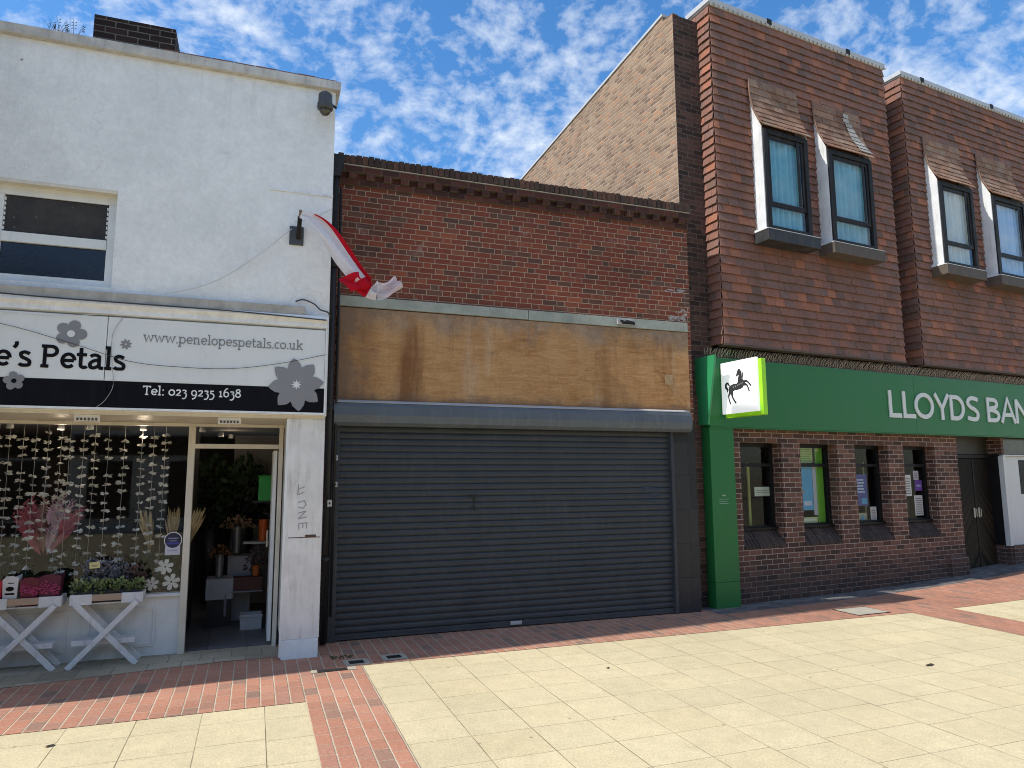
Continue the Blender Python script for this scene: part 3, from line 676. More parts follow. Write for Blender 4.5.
# ------------------------------------------------------------------ flower shop sign
S = thing('shop_sign', 'long pale flower shop fascia sign with grey flowers and a black lower band', 'sign', (-2, 7.74, 0))
So = (2, -7.74, 0)
SYF = 7.735
b = MB(); b.box(-3.39, -1.428, SYF, FY-.002, 2.792, 3.43); b.box(-1.422, .662, SYF, FY-.002, 2.792, 3.43); b.build('panel', M['signwhite'], S, So, bevel=.003)
b = MB(); b.box(-3.39, -1.400, SYF-.003, FY-.002, 2.53, 2.789); b.box(-1.396, .664, SYF-.003, FY-.002, 2.53, 2.789); b.build('black_band', M['signblack'], S, So)
b = MB(); b.box(-3.39, .67, SYF-.016, FY-.002, 2.505, 2.527); b.box(.664, .676, SYF-.014, FY-.002, 2.528, 3.44); b.build('edge_trim', M['oldpaint'], S, So)
TY = SYF-.0045
D = slab_glyphs(.205)
b = MB(); wid = text_width('Petals', D); k = (-1.245+1.965)/wid
tot = text_width("Penelope's Petals", D)*k
write(b, "Penelope's Petals", D, .205, -1.245-tot, -1.245, 2.895, .158, TY); b.build('lettering', M['blackink'], S, So)
D = slab_glyphs(.15)
b = MB(); write(b, 'www.penelopespetals.co.uk', D, .15, -1.106, .433, 3.197, .073, TY); b.build('web_lettering', M['greyink'], S, So)
D = slab_glyphs(.19)
b = MB(); write(b, 'Tel: 023 9235 1638', D, .19, -1.078, -.166, 2.662, .066, TY-.003); b.build('phone_lettering', M['whiteink'], S, So)
def round_flower(cx, cz, r, y, a0, nm, ctr):
    mb = MB()
    for k in range(5):
        a = a0+2*pi*k/5
        pts = [(cx+r*.62*cos(a)+r*.40*cos(t), y-.00015*k, cz+r*.62*sin(a)+r*.40*sin(t)) for t in [2*pi*i/16 for i in range(16)]]
        mb.face(pts)
    mb.face([(cx+r*.42*cos(t), y-.0009, cz+r*.42*sin(t)) for t in [2*pi*i/16 for i in range(16)]])
    o = mb.build('flower_emblem', M['flower_grey'], S, So, merge=False)
    c = MB(); c.face([(cx+r*.25*cos(t), y-.0014, cz+r*.25*sin(t)) for t in [2*pi*i/16 for i in range(16)]])
    c.build('flower_centre', ctr, o)
def pointed_flower(cx, cz, r, y, a0, npet, wid_, core, ctr, zmin=-9, cr=.2):
    mb = MB()
    for k in range(npet):
        a = a0+2*pi*k/npet; d = Vector((cos(a), sin(a))); p = Vector((-sin(a), cos(a)))
        prof = [(0.12, .10), (.35, .62), (.58, 1.0), (.78, .80), (.93, .32), (1.0, 0)]
        pts = [d*(r*u)+p*(r*wid_*v) for u, v in prof] + [d*(r*u)-p*(r*wid_*v) for u, v in prof[::-1][1:]]
        mb.face([(cx+q.x, y-.00012*k, cz+q.y) for q in pts])
    mb.face([(cx+r*core*cos(t), y-.0012, cz+r*core*sin(t)) for t in [2*pi*i/18 for i in range(18)]])
    o = mb.build('flower_emblem', M['flower_grey'], S, So, merge=False)
    if ctr:
        c = MB(); pts = []
        for i in range(16):
            rr = r*cr*(1 if i % 2 == 0 else .45); t = 2*pi*i/16; pts.append((cx+rr*cos(t), y-.0018, cz+rr*sin(t)))
        for i in range(16): c.face([(cx, y-.0018, cz), pts[i], pts[(i+1) % 16]])
        c.build('flower_centre', ctr, o)
round_flower(-1.732, 3.238, .135, TY, 1.25, 0, M['signwhite'])
round_flower(-2.165, 2.758, .088, TY-.004, .5, 0, M['signblack'])
pointed_flower(-1.255, 3.162, .055, TY, .2, 8, .20, .42, M['signwhite'], cr=.22)
pointed_flower(.375, 2.822, .285, TY-.004, .12, 8, .262, .55, M['whiteink'], cr=.19)

# cables
def cable(pts, r, mat, label, n=6):
    mb = MB(); mb.tube(cat([tuple(p) for p in pts], 6), r, n)
    tag(mb.build('cable', mat), label, 'cable')
cw = plain('white_cord', (.62, .62, .60), .6); cd = plain('dark_cable', (.05, .05, .05), .6)
cable([(.27, FY-.05, 4.54), (-.1, FY-.06, 4.17), (-.5, FY-.07, 3.86), (-.935, FY-.09, 3.69)], .006, cw, 'white cord running down the white wall left of the flag')
cable([(.30, FY-.05, 4.62), (.45, FY-.05, 4.67), (.58, FY-.05, 4.75), (.692, FY-.02, 4.83)], .005, cw, 'short white cord from the flag holder up to the wall corner')
cable([(-3.3, SYF-.02, 3.44), (-2.33, SYF-.02, 3.30), (-1.70, SYF-.02, 3.135), (-1.21, SYF-.02, 2.99), (-.75, SYF-.02, 2.955), (-.28, SYF-.02, 2.962), (.2, SYF-.02, 3.04), (.67, SYF-.02, 3.16)], .003, cd, 'thin dark cable sagging across the whole flower shop sign')
cable([(-3.2, SYF-.02, 3.42), (-2.33, SYF-.018, 3.405), (-1.9, SYF-.018, 3.40), (-1.43, SYF-.018, 3.455)], .003, cw, 'thin white wire along the top of the flower shop sign')
cable([(-1.30, SYF-.012, 3.42), (-1.375, SYF-.014, 3.25), (-1.365, SYF-.014, 2.98), (-1.34, SYF-.014, 2.75), (-1.40, SYF-.016, 2.60), (-1.47, SYF-.016, 2.53)], .003, plain('grey_cable', (.35, .35, .35), .6), 'thin grey cable hanging down the sign beside the panel joint')
cable([(-3.0, FY-.128, 3.62), (-2.2, FY-.128, 3.575), (-1.2, FY-.13, 3.565), (-.3, FY-.13, 3.56), (.66, FY-.13, 3.53)], .007, cd, 'dark cable clipped along the white cornice above the sign')
cable([(.34, FY-.02, 3.74), (.42, FY-.04, 3.76), (.53, FY-.05, 3.72), (.60, FY-.05, 3.66), (.68, FY-.04, 3.64), (.72, FY+.03, 3.60)], .008, cd, 'tangled dark cable at the wall corner below the flag')

# security camera
t = thing('security_camera', 'dark grey dome security camera under the white parapet corner', 'camera', (.575, FY, 5.97))
b = MB(); b.lathe([(0, .135), (.05, .133), (.075, .11), (.078, .02), (.086, .0), (.086, -.055), (.072, -.07), (.0, -.07)], (0, -.16, .02)); b.build('housing', M['slate'], t)
b = MB(); b.lathe([(.0, -.135), (.035, -.125), (.058, -.095), (.064, -.071)], (0, -.16, .02)); b.build('dome', M['dome'], t)
b = MB(); b.box(-.02, .02, -.09, 0, .06, .10); b.box(-.045, .045, -.02, 0, .02, .14); b.bar((.06, -.16, .03), (.125, -.10, .03), .02, .02); b.build('bracket', M['dark'], t)
# flag holder and flag
t = thing('flag_holder', 'black square flagpole bracket on the white wall', 'bracket', (.325, FY, 4.48))
b = MB(); b.box(-.075, .075, -.02, 0, -.105, .105); b.build('plate', M['slate'], t, bevel=.004)
b = MB(); b.bar((.02, -.02, -.03), (.022, -.16, .17), .045, .045); b.build('socket', M['dark'], t, bevel=.004)
b = MB(); b.tube([(.022, -.14, .14), (.026, -.20, .23)], .016, 8); b.build('pole_stub', plain('brown_wood_stub', (.22, .15, .09), .7), t)
def flag():
    path = cat([(.355, 7.58, 4.66), (.48, 7.52, 4.60), (.62, 7.47, 4.46), (.80, 7.44, 4.21), (.95, 7.42, 4.00), (1.03, 7.42, 3.90), (1.12, 7.43, 3.845), (1.22, 7.45, 3.845), (1.32, 7.46, 3.90), (1.41, 7.47, 3.985)], 8)
    n = len(path); mb = MB(); NV = 34; grid = []
    wid_ = lambda u: .085 + .135*min(1, u/.35) - .04*max(0, (u-.45)/.3 if u < .75 else 1) - .075*max(0, (u-.84)/.16)
    for i, p in enumerate(path):
        u = i/(n-1); a = Vector(path[max(i-1, 0)]); b_ = Vector(path[min(i+1, n-1)])
        d = (b_-a).normalized(); side = Vector((d.z, 0, -d.x)).normalized(); out = Vector((0, -1, 0))
        if side.z < 0 and side.x < 0: side = -side
        row = []
        for j in range(NV+1):
            v = j/NV
            # the cloth is gathered: the rear half is folded back behind the front half
            if v < .42: q = -1 + 2*v/.42; dep = -.045 - .02*sin(v*30+u*5)
            else: q = 1 - 2*(v-.42)/.58; dep = .03*sin((v-.42)*13+u*7) + .012*sin(v*31-u*11)
            tl = max(0, min(1, (u-.56)/.12)); q = q*(1-tl)+(2*v-1)*tl; dep = dep*(1-tl)+tl*(.022*sin(v*8+u*9)+.012*sin(v*17-u*13))
            wob = .010*sin(u*17+v*9)+.02*tl*sin(u*26+1)*(v-.5)
            row.append(Vector(p) + side*(q*wid_(u)*.5 + wob) + out*(dep*(.5+u)))
        grid.append(row)
    for i in range(n-1):
        for j in range(NV):
            us = (i/(n-1), (i+1)/(n-1)); vs = (j/NV, (j+1)/NV)
            mb.face([grid[i][j], grid[i+1][j], grid[i+1][j+1], grid[i][j+1]], 0, [(us[0], vs[0]), (us[1], vs[0]), (us[1], vs[1]), (us[0], vs[1])], True)
    # the torn fly end hanging in a red scrap under the crossing
    g = G('white_and_red_flag_cloth')
    uv = g.xyz(g.coord('UV'))
    ru = g.math('MULTIPLY', g.math('GREATER_THAN', uv[0], .49), g.math('LESS_THAN', uv[0], .63))
    rv = g.math('MULTIPLY', g.math('MULTIPLY', g.math('GREATER_THAN', uv[1], .34), g.math('LESS_THAN', uv[1], .545)), g.math('LESS_THAN', uv[0], .6))
    rv = g.math('MULTIPLY', rv, g.math('GREATER_THAN', uv[0], .10))
    red = g.math('MAXIMUM', ru, rv)
    col = g.mix(red, (.88, .86, .88), (.66, .012, .035))
    pink = g.mapr(uv[0], .70, .85, 0, .28)
    col = g.mix(pink, col, (.74, .42, .48))
    nd = g.pbr(col, .75, g.bump(g.noise(g.coord(), 16, 4), .01), spec=.2)
    tr = g.nt.nodes.new('ShaderNodeBsdfTranslucent'); g.put(tr.inputs[0], col)
    mx = g.nt.nodes.new('ShaderNodeMixShader'); mx.inputs[0].default_value = .5
    g.nt.links.new(nd.outputs[0], mx.inputs[1]); g.nt.links.new(tr.outputs[0], mx.inputs[2]); g.nt.links.new(mx.outputs[0], g.out.inputs[0])
    # scrap
    sc = []
    for i in range(7):
        row = []
        for j in range(7):
            a, c = i/6, j/6
            row.append(Vector((.93-.17*a*(1-.35*c*c)+.10*c-.03*a*c+.012*sin(c*11+a*5), 7.40-.03*sin(a*6+c*4), 4.02-.10*a-.11*c+.015*sin(c*9+a*3))))
        sc.append(row)
    for i in range(6):
        for j in range(6):
            mb.face([sc[i][j], sc[i+1][j], sc[i+1][j+1], sc[i][j+1]], 0, [(.55, .5)]*4, True)
    o = mb.build('flag', g.m, merge=False)
    tag(o, 'twisted white flag with a red cross blowing from the bracket over the brick shop', 'flag')
flag()
# weed growing on the parapet
b = MB()
for k in range(16):
    x = -2.05+rng.uniform(-.13, .13); a = rng.uniform(-.10, .10); hgt = rng.uniform(.08, .22)
    b.tube([(x, FY+.05, 6.34), (x+a*.5, FY+.04, 6.34+hgt*.6), (x+a, FY+.02, 6.34+hgt)], [.003, .002, .001], 4)
    for q in range(3): b.face([(x+a*.6, FY+.04, 6.34+hgt*(.5+.15*q)), (x+a*.6+.03, FY+.03, 6.35+hgt*(.5+.15*q)), (x+a*.6+.02, FY+.05, 6.37+hgt*(.5+.15*q))])
tag(b.build('weed_tuft', plain('dry_weed', (.10, .095, .06), .9)), 'wispy dry weed growing on the white parapet', 'plant')
b = MB()
for k in range(26):
    x = .90+rng.uniform(-.10, .12); y = 7.66+rng.uniform(-.05, .05); a = rng.uniform(-.04, .04)
    b.face([(x-.006, y, .002), (x+.006, y, .002), (x+a, y-abs(a), rng.uniform(.015, .045))])
    b.face([(x-.012, y, .004), (x, y-.014, .006), (x+.014, y, .008), (x, y+.012, .012)])
tag(b.build('moss_weed', plain('dull_weed_green', (.09, .10, .035), .9)), 'small flat weed in the paving at the foot of the drainpipe', 'plant')

# ------------------------------------------------------------------ graffiti on the pillar (part of the building)
b = MB(); gy = FY-.0075
for i, st in enumerate([[(.44,1.77),(.43,1.66)], [(.44,1.72),(.50,1.745)], [(.43,1.66),(.50,1.69)], [(.435,1.58),(.50,1.60),(.52,1.56),(.49,1.52),(.44,1.53)], [(.44,1.47),(.52,1.49)], [(.52,1.49),(.445,1.41)], [(.445,1.41),(.53,1.43)], [(.45,1.36),(.535,1.37)], [(.45,1.36),(.455,1.30)], [(.535,1.37),(.53,1.31)], [(.495,1.365),(.493,1.315)]]):
    ribbon(b, st, .008, gy-.0001*i)
fb(b, 'graffiti', plain('grey_marker', (.30, .30, .32), .7))

# ------------------------------------------------------------------ things in the flower shop window
def garland(x, z0, z1, y, seed):
    r = random.Random(seed); mb = MB(); z = z0
    mb.tube([(x, y, 2.43), (x, y, z1)], .0015, 4, .2)
    while z > z1:
        if r.random() < .06: z -= .09; continue
        s_ = r.uniform(.034, .060); c = Vector((x+r.uniform(-.012, .012), y, z))
        for k in range(11):
            a = r.uniform(0, 6.283); d = Vector((cos(a), sin(a), r.uniform(-.45, .45))).normalized()
            p = d.cross(Vector((r.uniform(-.6, .6), r.uniform(-.6, .6), 1))).normalized(); q = d.cross(p)*r.uniform(-.3, .3)
            mb.face([c, c+d*s_*.55+p*s_*.42+q*s_, c+d*s_*1.05, c+d*s_*.55-p*s_*.42-q*s_], r.uniform(0, 1))
        z -= r.uniform(.080, .104)
    return mb.build('flower_garland', M['petal'])
M['petal'] = rnd_mat('white_silk_petal', [(0, (.60, .60, .56)), (1, (.85, .85, .80))], .8, 30, .001)
gx = [(-2.50, .80), (-2.43, .95), (-2.33, .85), (-2.17, .75), (-2.08, 1.2), (-1.98, .72), (-1.86, .70), (-1.75, .80), (-1.66, .74), (-1.50, .72), (-1.36, .80), (-1.20, .72), (-1.06, 1.0), (-.955, .78), (-2.75, .8), (-2.95, .8)]
for i, (x, z1) in enumerate(gx):
    tag(garland(x, 2.38-rng.uniform(0, .15), z1, 8.62+.09*(i % 3), i), 'string of white paper flowers hanging in the dark flower shop window', 'garland', 'strings of white flowers in the shop window')
# pink feathery bouquet
b = MB()
for k in range(150):
    ang = rng.uniform(-.66, .66); base = Vector((-2.06, 8.86+rng.uniform(-.08, .08), 1.0))
    Lm = .70*(1-.18*abs(ang)); L0 = rng.uniform(.05, .55)*Lm; L1 = min(Lm, L0+rng.uniform(.18, .34)); bend = rng.uniform(-.06, .06)
    shade = (.08 if ang < -.25 else .50 if ang < .02 else .88 if ang < .40 else .25)+rng.uniform(-.12, .12)
    P = [base+Vector((sin(ang+bend*q)*L, rng.uniform(-.01, .01), cos(ang+bend*q)*L)) for q, L in ((0, L0), (.5, (L0+L1)/2), (1, L1))]
    q = Vector((cos(ang), rng.uniform(-.5, .5), -sin(ang))); w_ = rng.uniform(.016, .034)
    sh = max(0, min(1, shade))
    b.face([P[0], P[1]+q*w_, P[2], P[1]-q*w_], sh)
    for h_ in range(6):                    # loose barbs
        c = P[1].lerp(P[2], h_/6); sd = 1 if h_ % 2 else -1
        b.face([c, c+q*sd*w_*1.4+Vector((sin(ang), 0, cos(ang)))*.05, c+Vector((sin(ang), 0, cos(ang)))*.03], sh)
tag(b.build('dried_bouquet', rnd_mat('pink_dried_grass', [(0, (.40, .10, .12)), (.3, (.36, .10, .13)), (.55, (.30, .17, .13)), (.8, (.50, .32, .36)), (1, (.52, .40, .44))], .9, 30, .001)), 'large fan of pink and red dried grasses in the shop window', 'bouquet')
def wheat(x, y, lean, label):
    mb = MB(); r = random.Random(int(x*1000))
    for k in range(34):
        a = r.uniform(-.16, .16)+lean; bx_ = Vector((x+r.uniform(-.012, .012), y+r.uniform(-.012, .012), 1.06))
        top = bx_+Vector((sin(a)*.46, r.uniform(-.05, .05), .30+r.uniform(.0, .17)))
        mid = bx_.lerp(top, .45)
        mb.tube([bx_, mid], .003, 4, .3)
        mb.tube([mid, mid.lerp(top, .5), top], [.006, .012, .002], 5, r.uniform(.3, 1))
    tag(mb.build('wheat_bunch', rnd_mat('dry_wheat_%d' % int(abs(x)*100), [(0, (.30, .22, .10)), (1, (.55, .42, .22))], .9, 40, .001)), label, 'dried flowers')
wheat(-1.06, 8.80, -.15, 'fan of dry golden wheat in the shop window, left of the other two')
wheat(-.86, 8.95, .02, 'upright bunch of dry wheat behind the round window sticker')
wheat(-.70, 9.05, .22, 'bunch of dry wheat leaning out past the doorpost')
# dark leafy backdrop plants
def leafy(name, c, r3, n, mat, label, catg, leaf=.05, seed=0, group=None, pot=None):
    r = random.Random(seed); t = thing(name, label, catg, (c[0], c[1], c[2]), 0, group); mb = MB()
    for k in range(n):
        while True:
            v = Vector((r.uniform(-1, 1), r.uniform(-1, 1), r.uniform(-.2, 1)))
            if .25 < v.length < 1: break
        p = Vector((v.x*r3[0], v.y*r3[1], v.z*r3[2])); d = (v+Vector((r.uniform(-.6, .6), r.uniform(-.6, .6), r.uniform(-.2, .7)))).normalized()
        q = d.cross(Vector((r.uniform(-1, 1), r.uniform(-1, 1), r.uniform(-1, 1)))).normalized(); s_ = leaf*r.uniform(.6, 1.3)
        mb.face([p, p+d*s_*.5+q*s_*.32, p+d*s_, p+d*s_*.5-q*s_*.32], min(1, max(0, (v.z+.2)/1.2*.6+r.uniform(0, .4))))
    mb.build('foliage', mat, t)
    if pot:
        p_ = MB(); p_.lathe([(pot[0]*.75, -pot[1]), (pot[0], 0), (pot[0]*.93, 0), (pot[0]*.9, -.01), (0, -.01)], (0, 0, 0), 12); p_.build('pot', pot[2], t)
    return t
M['leaf_dark'] = rnd_mat('dark_shop_foliage', [(0, (.010, .022, .010)), (1, (.035, .07, .03))], .6, 30, .001)
M['leaf_sed'] = rnd_mat('pale_green_sedum', [(0, (.08, .11, .04)), (.6, (.22, .28, .11)), (1, (.40, .46, .24))], .6, 30, .001)
M['leaf_blue'] = rnd_mat('blue_grey_heather', [(0, (.06, .062, .075)), (.6, (.15, .16, .20)), (1, (.24, .25, .30))], .8, 30, .001)
M['leaf_brown'] = rnd_mat('brown_purple_sprig', [(0, (.05, .03, .03)), (1, (.16, .09, .08))], .8, 30, .001)
M['potdark'] = plain('black_pot_plastic', (.012, .012, .013), .5)
for i, (x, y, z, s_) in enumerate(((-2.45, 9.0, .66, .30), (-1.85, 9.05, .66, .26), (-.98, 9.0, .66, .24))):
    leafy('shop_plant', (x, y, z), (s_, .16, s_*1.5), 260, M['leaf_dark'], ('dark leafy plant at the left end of the display window', 'dark leafy plant below the pink dried bouquet', 'dark leafy plant behind the wheat in the shop window')[i], 'plant', .09, 40+i, None, (.09, .10, M['potdark']))
# stickers on the glass
GY = SY+.0135
t = thing('window_sticker', 'round dark blue sticker with a white card below on the shop glass', 'sticker', (-.80, GY, 1.18))
b = MB(); b.face([(.088*cos(a), -.0006, .088*sin(a)) for a in [2*pi*k/24 for k in range(24)]]); b.build('white_rim', M['whiteink'], t)
b = MB(); b.face([(.080*cos(a), -.0012, .080*sin(a)) for a in [2*pi*k/24 for k in range(24)]]); b.build('disc', plain('navy_vinyl', (.012, .014, .055), .4), t)
b = MB(); b.box(-.074, .074, -.001, -.0004, -.155, -.062); b.build('card', plain('lilac_white_card', (.55, .55, .62), .5), t)
b = MB(); b.box(-.05, .05, -.002, -.0014, .015, .026); b.box(-.035, .035, -.002, -.0014, -.01, -.002); b.box(-.05, .05, -.0017, -.0012, -.115, -.105); b.build('lettering', plain('grey_blue_print', (.28, .30, .45), .5), t)
b = MB(); b.box(-.06, .06, -.0022, -.0016, -.043, -.022); b.build('blue_bar', plain('blue_print', (.05, .06, .30), .5), t)
def star_sticker(x, z, r, label):
    mb = MB()
    for k in range(6):
        a = .3+pi/3*k; d = Vector((cos(a), sin(a))); p = Vector((-sin(a), cos(a)))
        pts = [d*r*.1-p*r*.08, d*r*.5-p*r*.24, d*r*.8-p*r*.26, d*r*1.0-p*r*.10, d*r*.9, d*r*1.0+p*r*.10, d*r*.8+p*r*.26, d*r*.5+p*r*.24, d*r*.1+p*r*.08]
        mb.face([(q.x, -.0001*k, q.y) for q in pts])
    tag(mb.build('flower_sticker', plain('cream_vinyl_%d' % int(abs(x)*1000), (.55, .54, .47), .5), None, (x, GY, z), merge=False), label, 'sticker')
star_sticker(-.862, .905, .085, 'white flower sticker on the shop glass, highest of the three')
star_sticker(-.795, .745, .09, 'white flower sticker on the shop glass beside the doorpost')
star_sticker(-.985, .735, .075, 'white flower sticker on the shop glass nearest the right flower table')
# ceiling spotlights
M['lampglow'] = glow('warm_spot_glow', (1, .82, .55), 9)
lamps = [(-2.46, 8.78), (-2.03, 8.95), (-1.72, 8.80), (-1.20, 8.80), (-.60, 8.95), (-.44, 9.9), (-.33, 10.3)]
sp = None
for i, (x, y) in enumerate(lamps):
    t = thing('ceiling_spotlight', 'small lit spotlight on the flower shop ceiling', 'light', (x, y, 2.375), 0, 'lit spotlights on the flower shop ceiling')
    b = MB(); b.lathe([(.0, .06), (.03, .058), (.036, .0), (.028, .0), (.026, .01), (0, .01)], (0, 0, 0), 10); b.build('can', M['greyplastic'], t)
    b = MB(); b.lathe([(0, .003), (.022, .004), (.022, .008), (0, .009)], (0, 0, 0), 10); b.build('bulb', M['lampglow'], t)
for (x, y) in ((-2.03, 8.95), (-1.20, 8.80), (-.33, 9.95)):
    l = bpy.data.lights.new('shop_lamp', 'POINT'); l.energy = 4.5 if x < -1 else 1.6; l.color = (1, .80, .58); l.shadow_soft_size = .04
    lo = bpy.data.objects.new('shop_lamp', l); C.objects.link(lo); lo.location = (x, y, 2.33)
# things behind the door
def boxthing(name, label, catg, x0, x1, y0, y1, z0, z1, mat, lip=0.0, bevel=.006):
    mb = MB(); t = .012
    cx, cy = (x0+x1)/2, (y0+y1)/2
    a, b_ = x0-cx, x1-cx; c, d = y0-cy, y1-cy; h = z1-z0
    if lip:                                # open box with a rim
        mb.box(a, b_, c, d, 0, .012); mb.box(a, b_, c, c+t, .012, h); mb.box(a, b_, d-t, d, .012, h); mb.box(a, a+t, c+t, d-t, .012, h); mb.box(b_-t, b_, c+t, d-t, .012, h)
        mb.box(a-lip, b_+lip, c-lip, c-.001, h-.03, h-.002)
    else:
        mb.box(a, b_, c, d, 0, h-.02); mb.box(a-.008, b_+.008, c-.008, d+.008, h-.02, h)
    return tag(mb.build(name, mat, None, (cx, cy, z0), bevel=bevel), label, catg)
wp = plain('white_plinth_paint', (.34, .33, .33), .6)
t = thing('display_plinth', 'low white display plinth on a dark base inside the flower shop doorway', 'plinth', (-.355, 9.77, .024))
b = MB(); b.box(-.16, .155, -.17, .18, .326, .576); b.build('top', wp, t, bevel=.006)
b = MB(); b.box(-.14, .135, -.14, .16, 0, .324); b.build('base', M['potdark'], t)
boxthing('display_plinth', 'taller white display plinth behind the low one in the doorway', 'plinth', -.288, .0, 9.96, 10.3, .024, .83, wp)
boxthing('storage_box', 'white storage tub on the shop floor by the open door', 'box', -.10, .145, 9.3, 9.55, .024, .20, plain('white_tub', (.45, .46, .46), .5), .01)
b = MB(); b.box(-.30, .15, -.12, .12, .0, .02); b.box(-.30, -.27, -.12, .12, -.28, 0)
tag(b.build('bench', plain('grey_bench', (.20, .20, .21), .6), None, (.0, 9.72, .42), bevel=.02), 'low grey bench carrying the red box inside the shop door', 'bench')
boxthing('crate', 'dark red wooden box on the grey bench inside the shop', 'box', -.21, .14, 9.62, 9.82, .442, .60, plain('dark_red_wood', (.085, .028, .02), .6), .008)
b = MB(); b.box(-.11, .33, 9.75, 9.95, 1.0, 1.02); tag(b.build('wall_shelf', plain('white_shelf', (.45, .44, .42), .6)), 'small white shelf with the orange vase inside the shop', 'shelf')
b = MB(); b.box(-.02, .33, 9.75, 9.95, 1.52, 1.54); tag(b.build('wall_shelf', plain('dark_shelf', (.03, .03, .03), .6)), 'dark upper shelf with the green box inside the shop', 'shelf')
boxthing('gift_box', 'bright green box on the upper shelf inside the shop', 'box', .05, .21, 9.77, 9.93, 1.541, 1.87, plain('bright_green_card', (.04, .42, .10), .5))
def vase(x, y, z, r, h, mat, label, catg='vase'):
    mb = MB(); mb.lathe([(r*.8, 0), (r*.82, h*.1), (r, h*.96), (r*1.06, h), (r*.95, h), (r*.9, h*.9), (0, h*.9)], (0, 0, 0), 14)
    return tag(mb.build('flower_bucket' if catg == 'bucket' else 'vase', mat, None, (x, y, z)), label, catg)
zinc = plain('dull_zinc', (.25, .25, .25), .4, metal=.6)
vase(-.19, 10.1, .85, .062, .35, zinc, 'tall zinc flower bucket on the taller white plinth', 'bucket')
vase(-.375, 9.72, .602, .052, .28, zinc, 'zinc flower bucket on the low white plinth', 'bucket')
vase(.13, 9.85, 1.021, .06, .28, plain('orange_glaze', (.55, .10, .02), .4), 'orange vase on the white shelf inside the shop')
vase(.06, 9.72, .602, .05, .13, plain('orange_glaze_small', (.50, .12, .03), .4), 'small orange pot on the dark red box inside the shop')
M['cream_fl'] = rnd_mat('cream_peach_blooms', [(0, (.05, .05, .02)), (.45, (.30, .18, .10)), (1, (.55, .38, .25))], .8, 30, .001)
leafy('flower_bunch', (-.19, 10.1, 1.20), (.20, .10, .12), 160, M['cream_fl'], 'peach blooms in the tall zinc bucket', 'flowers', .045, 61)
leafy('flower_bunch', (-.375, 9.72, .885), (.15, .08, .10), 110, rnd_mat('rust_blooms', [(0, (.06, .03, .01)), (1, (.35, .16, .06))], .8), 'rust coloured blooms in the zinc bucket on the low plinth', 'flowers', .04, 62)
leafy('flower_bunch', (.06, 9.72, .735), (.13, .08, .22), 110, M['leaf_brown'], 'brown sprigs in the small orange pot', 'flowers', .05, 63)
leafy('shop_plant', (-.55, 11.0, 1.3), (.30, .25, .85), 520, M['leaf_dark'], 'tall dark foliage at the back of the flower shop', 'plant', .10, 64, None, (.13, 1.2, M['potdark']))
leafy('shop_plant', (-.12, 10.7, 1.35), (.30, .22, .80), 480, M['leaf_dark'], 'dark foliage behind the tall zinc bucket in the doorway', 'plant', .10, 65, None, (.13, 1.25, M['potdark']))

# folding tables of plants in front of the window
WT = paint('chalky_white_table_paint', (.66, .66, .65), .7, .15, 7, (.33, .25, .19), .6, .003, 30)
def make_table(label):
    t = thing('folding_table', label, 'table', (-1.35, 8.23, 0), 0, 'white folding tables outside the flower shop')
    b = MB(); b.box(-.325, .325, .0, .16, .60, .612)
    b.build('tray_base', WT, t)
    b = MB(); b.box(-.325, -.13, -.03, -.004, .60, .70); b.box(.13, .325, -.03, -.004, .60, .70); b.box(-.325, .325, .162, .185, .61, .70)
    b.box(-.325, -.302, -.003, .161, .613, .70); b.box(.302, .325, -.003, .161, .613, .70)
    b.build('tray_rim', WT, t, bevel=.004)
    b = MB(); b.box(-.129, .129, -.027, -.004, .632, .696); b.build('tray_slat', plain('bare_brown_wood', (.42, .30, .21), .8), t, bevel=.003)
    for y, dy in ((-.045, 0), (.175, 0)):
        for s_ in (-1, 1):
            b = MB(); b.bar((-.275*s_, y+.013*s_, .615), (.300*s_, y+.013*s_, 0.004), .052, .026, up=(0, 1, 0)); b.build('leg', WT, t, bevel=.003)
    b = MB(); b.box(-.29, .27, .0, .05, .205, .255); b.box(-.29, .27, .055, .15, .235, .255); b.build('shelf', WT, t, bevel=.003)
    return t
ta = make_table('white folding table carrying green plants, right of the pair')
ta.location = (-1.345, 8.20, 0)
tb = copy_tree(ta); tb['label'] = 'white folding table carrying dark red bags, left of the pair'; tb.location = (-2.06, 8.20, 0)
# plants on the right table
t = thing('plant_tray', 'black plastic tray holding the sedum plants on the right table', 'tray', (-1.345, 8.27, .612))
b = MB(); b.box(-.295, .295, -.064, .085, .0, .01); b.box(-.295, .295, -.066, -.058, .01, .115); b.box(-.295, .295, .078, .086, .01, .115); b.box(-.297, -.289, -.058, .078, .01, .115); b.box(.289, .297, -.058, .078, .01, .115)
b.build('tray', M['potdark'], t)
for i in range(5):
    leafy('potted_sedum', (-1.60+.126*i, 8.245, .735), (.085, .06, .10), 150, M['leaf_sed'], 'pale green sedum plant in the front row on the right table', 'plant', .035, 80+i, 'sedum plants in the front of the tray', (.05, .09, M['potdark']))
for i in range(4):
    leafy('potted_heather', (-1.53+.135*i, 8.335, .77), (.10, .06, .26 if i < 3 else .18), 230, M['leaf_blue'] if i < 3 else M['leaf_brown'], 'blue grey heather behind the sedum on the right table' if i < 3 else 'brown leafy plant at the right end of the tray', 'plant', .035, 90+i, 'heathers at the back of the tray' if i < 3 else None, (.05, .10, M['potdark']))
t = thing('price_card', 'small yellow price card among the plants', 'card', (-1.475, 8.20, .98))
b = MB(); b.obox((0, 0, 0), (.046, 0, .004), (0, .001, 0), (-.003, 0, .030)); b.build('card', plain('pale_yellow_card', (.62, .56, .25), .7), t)
b = MB(); b.bar((0, .004, -.03), (0, .02, -.22), .004, .004); b.build('stick', M['potdark'], t)
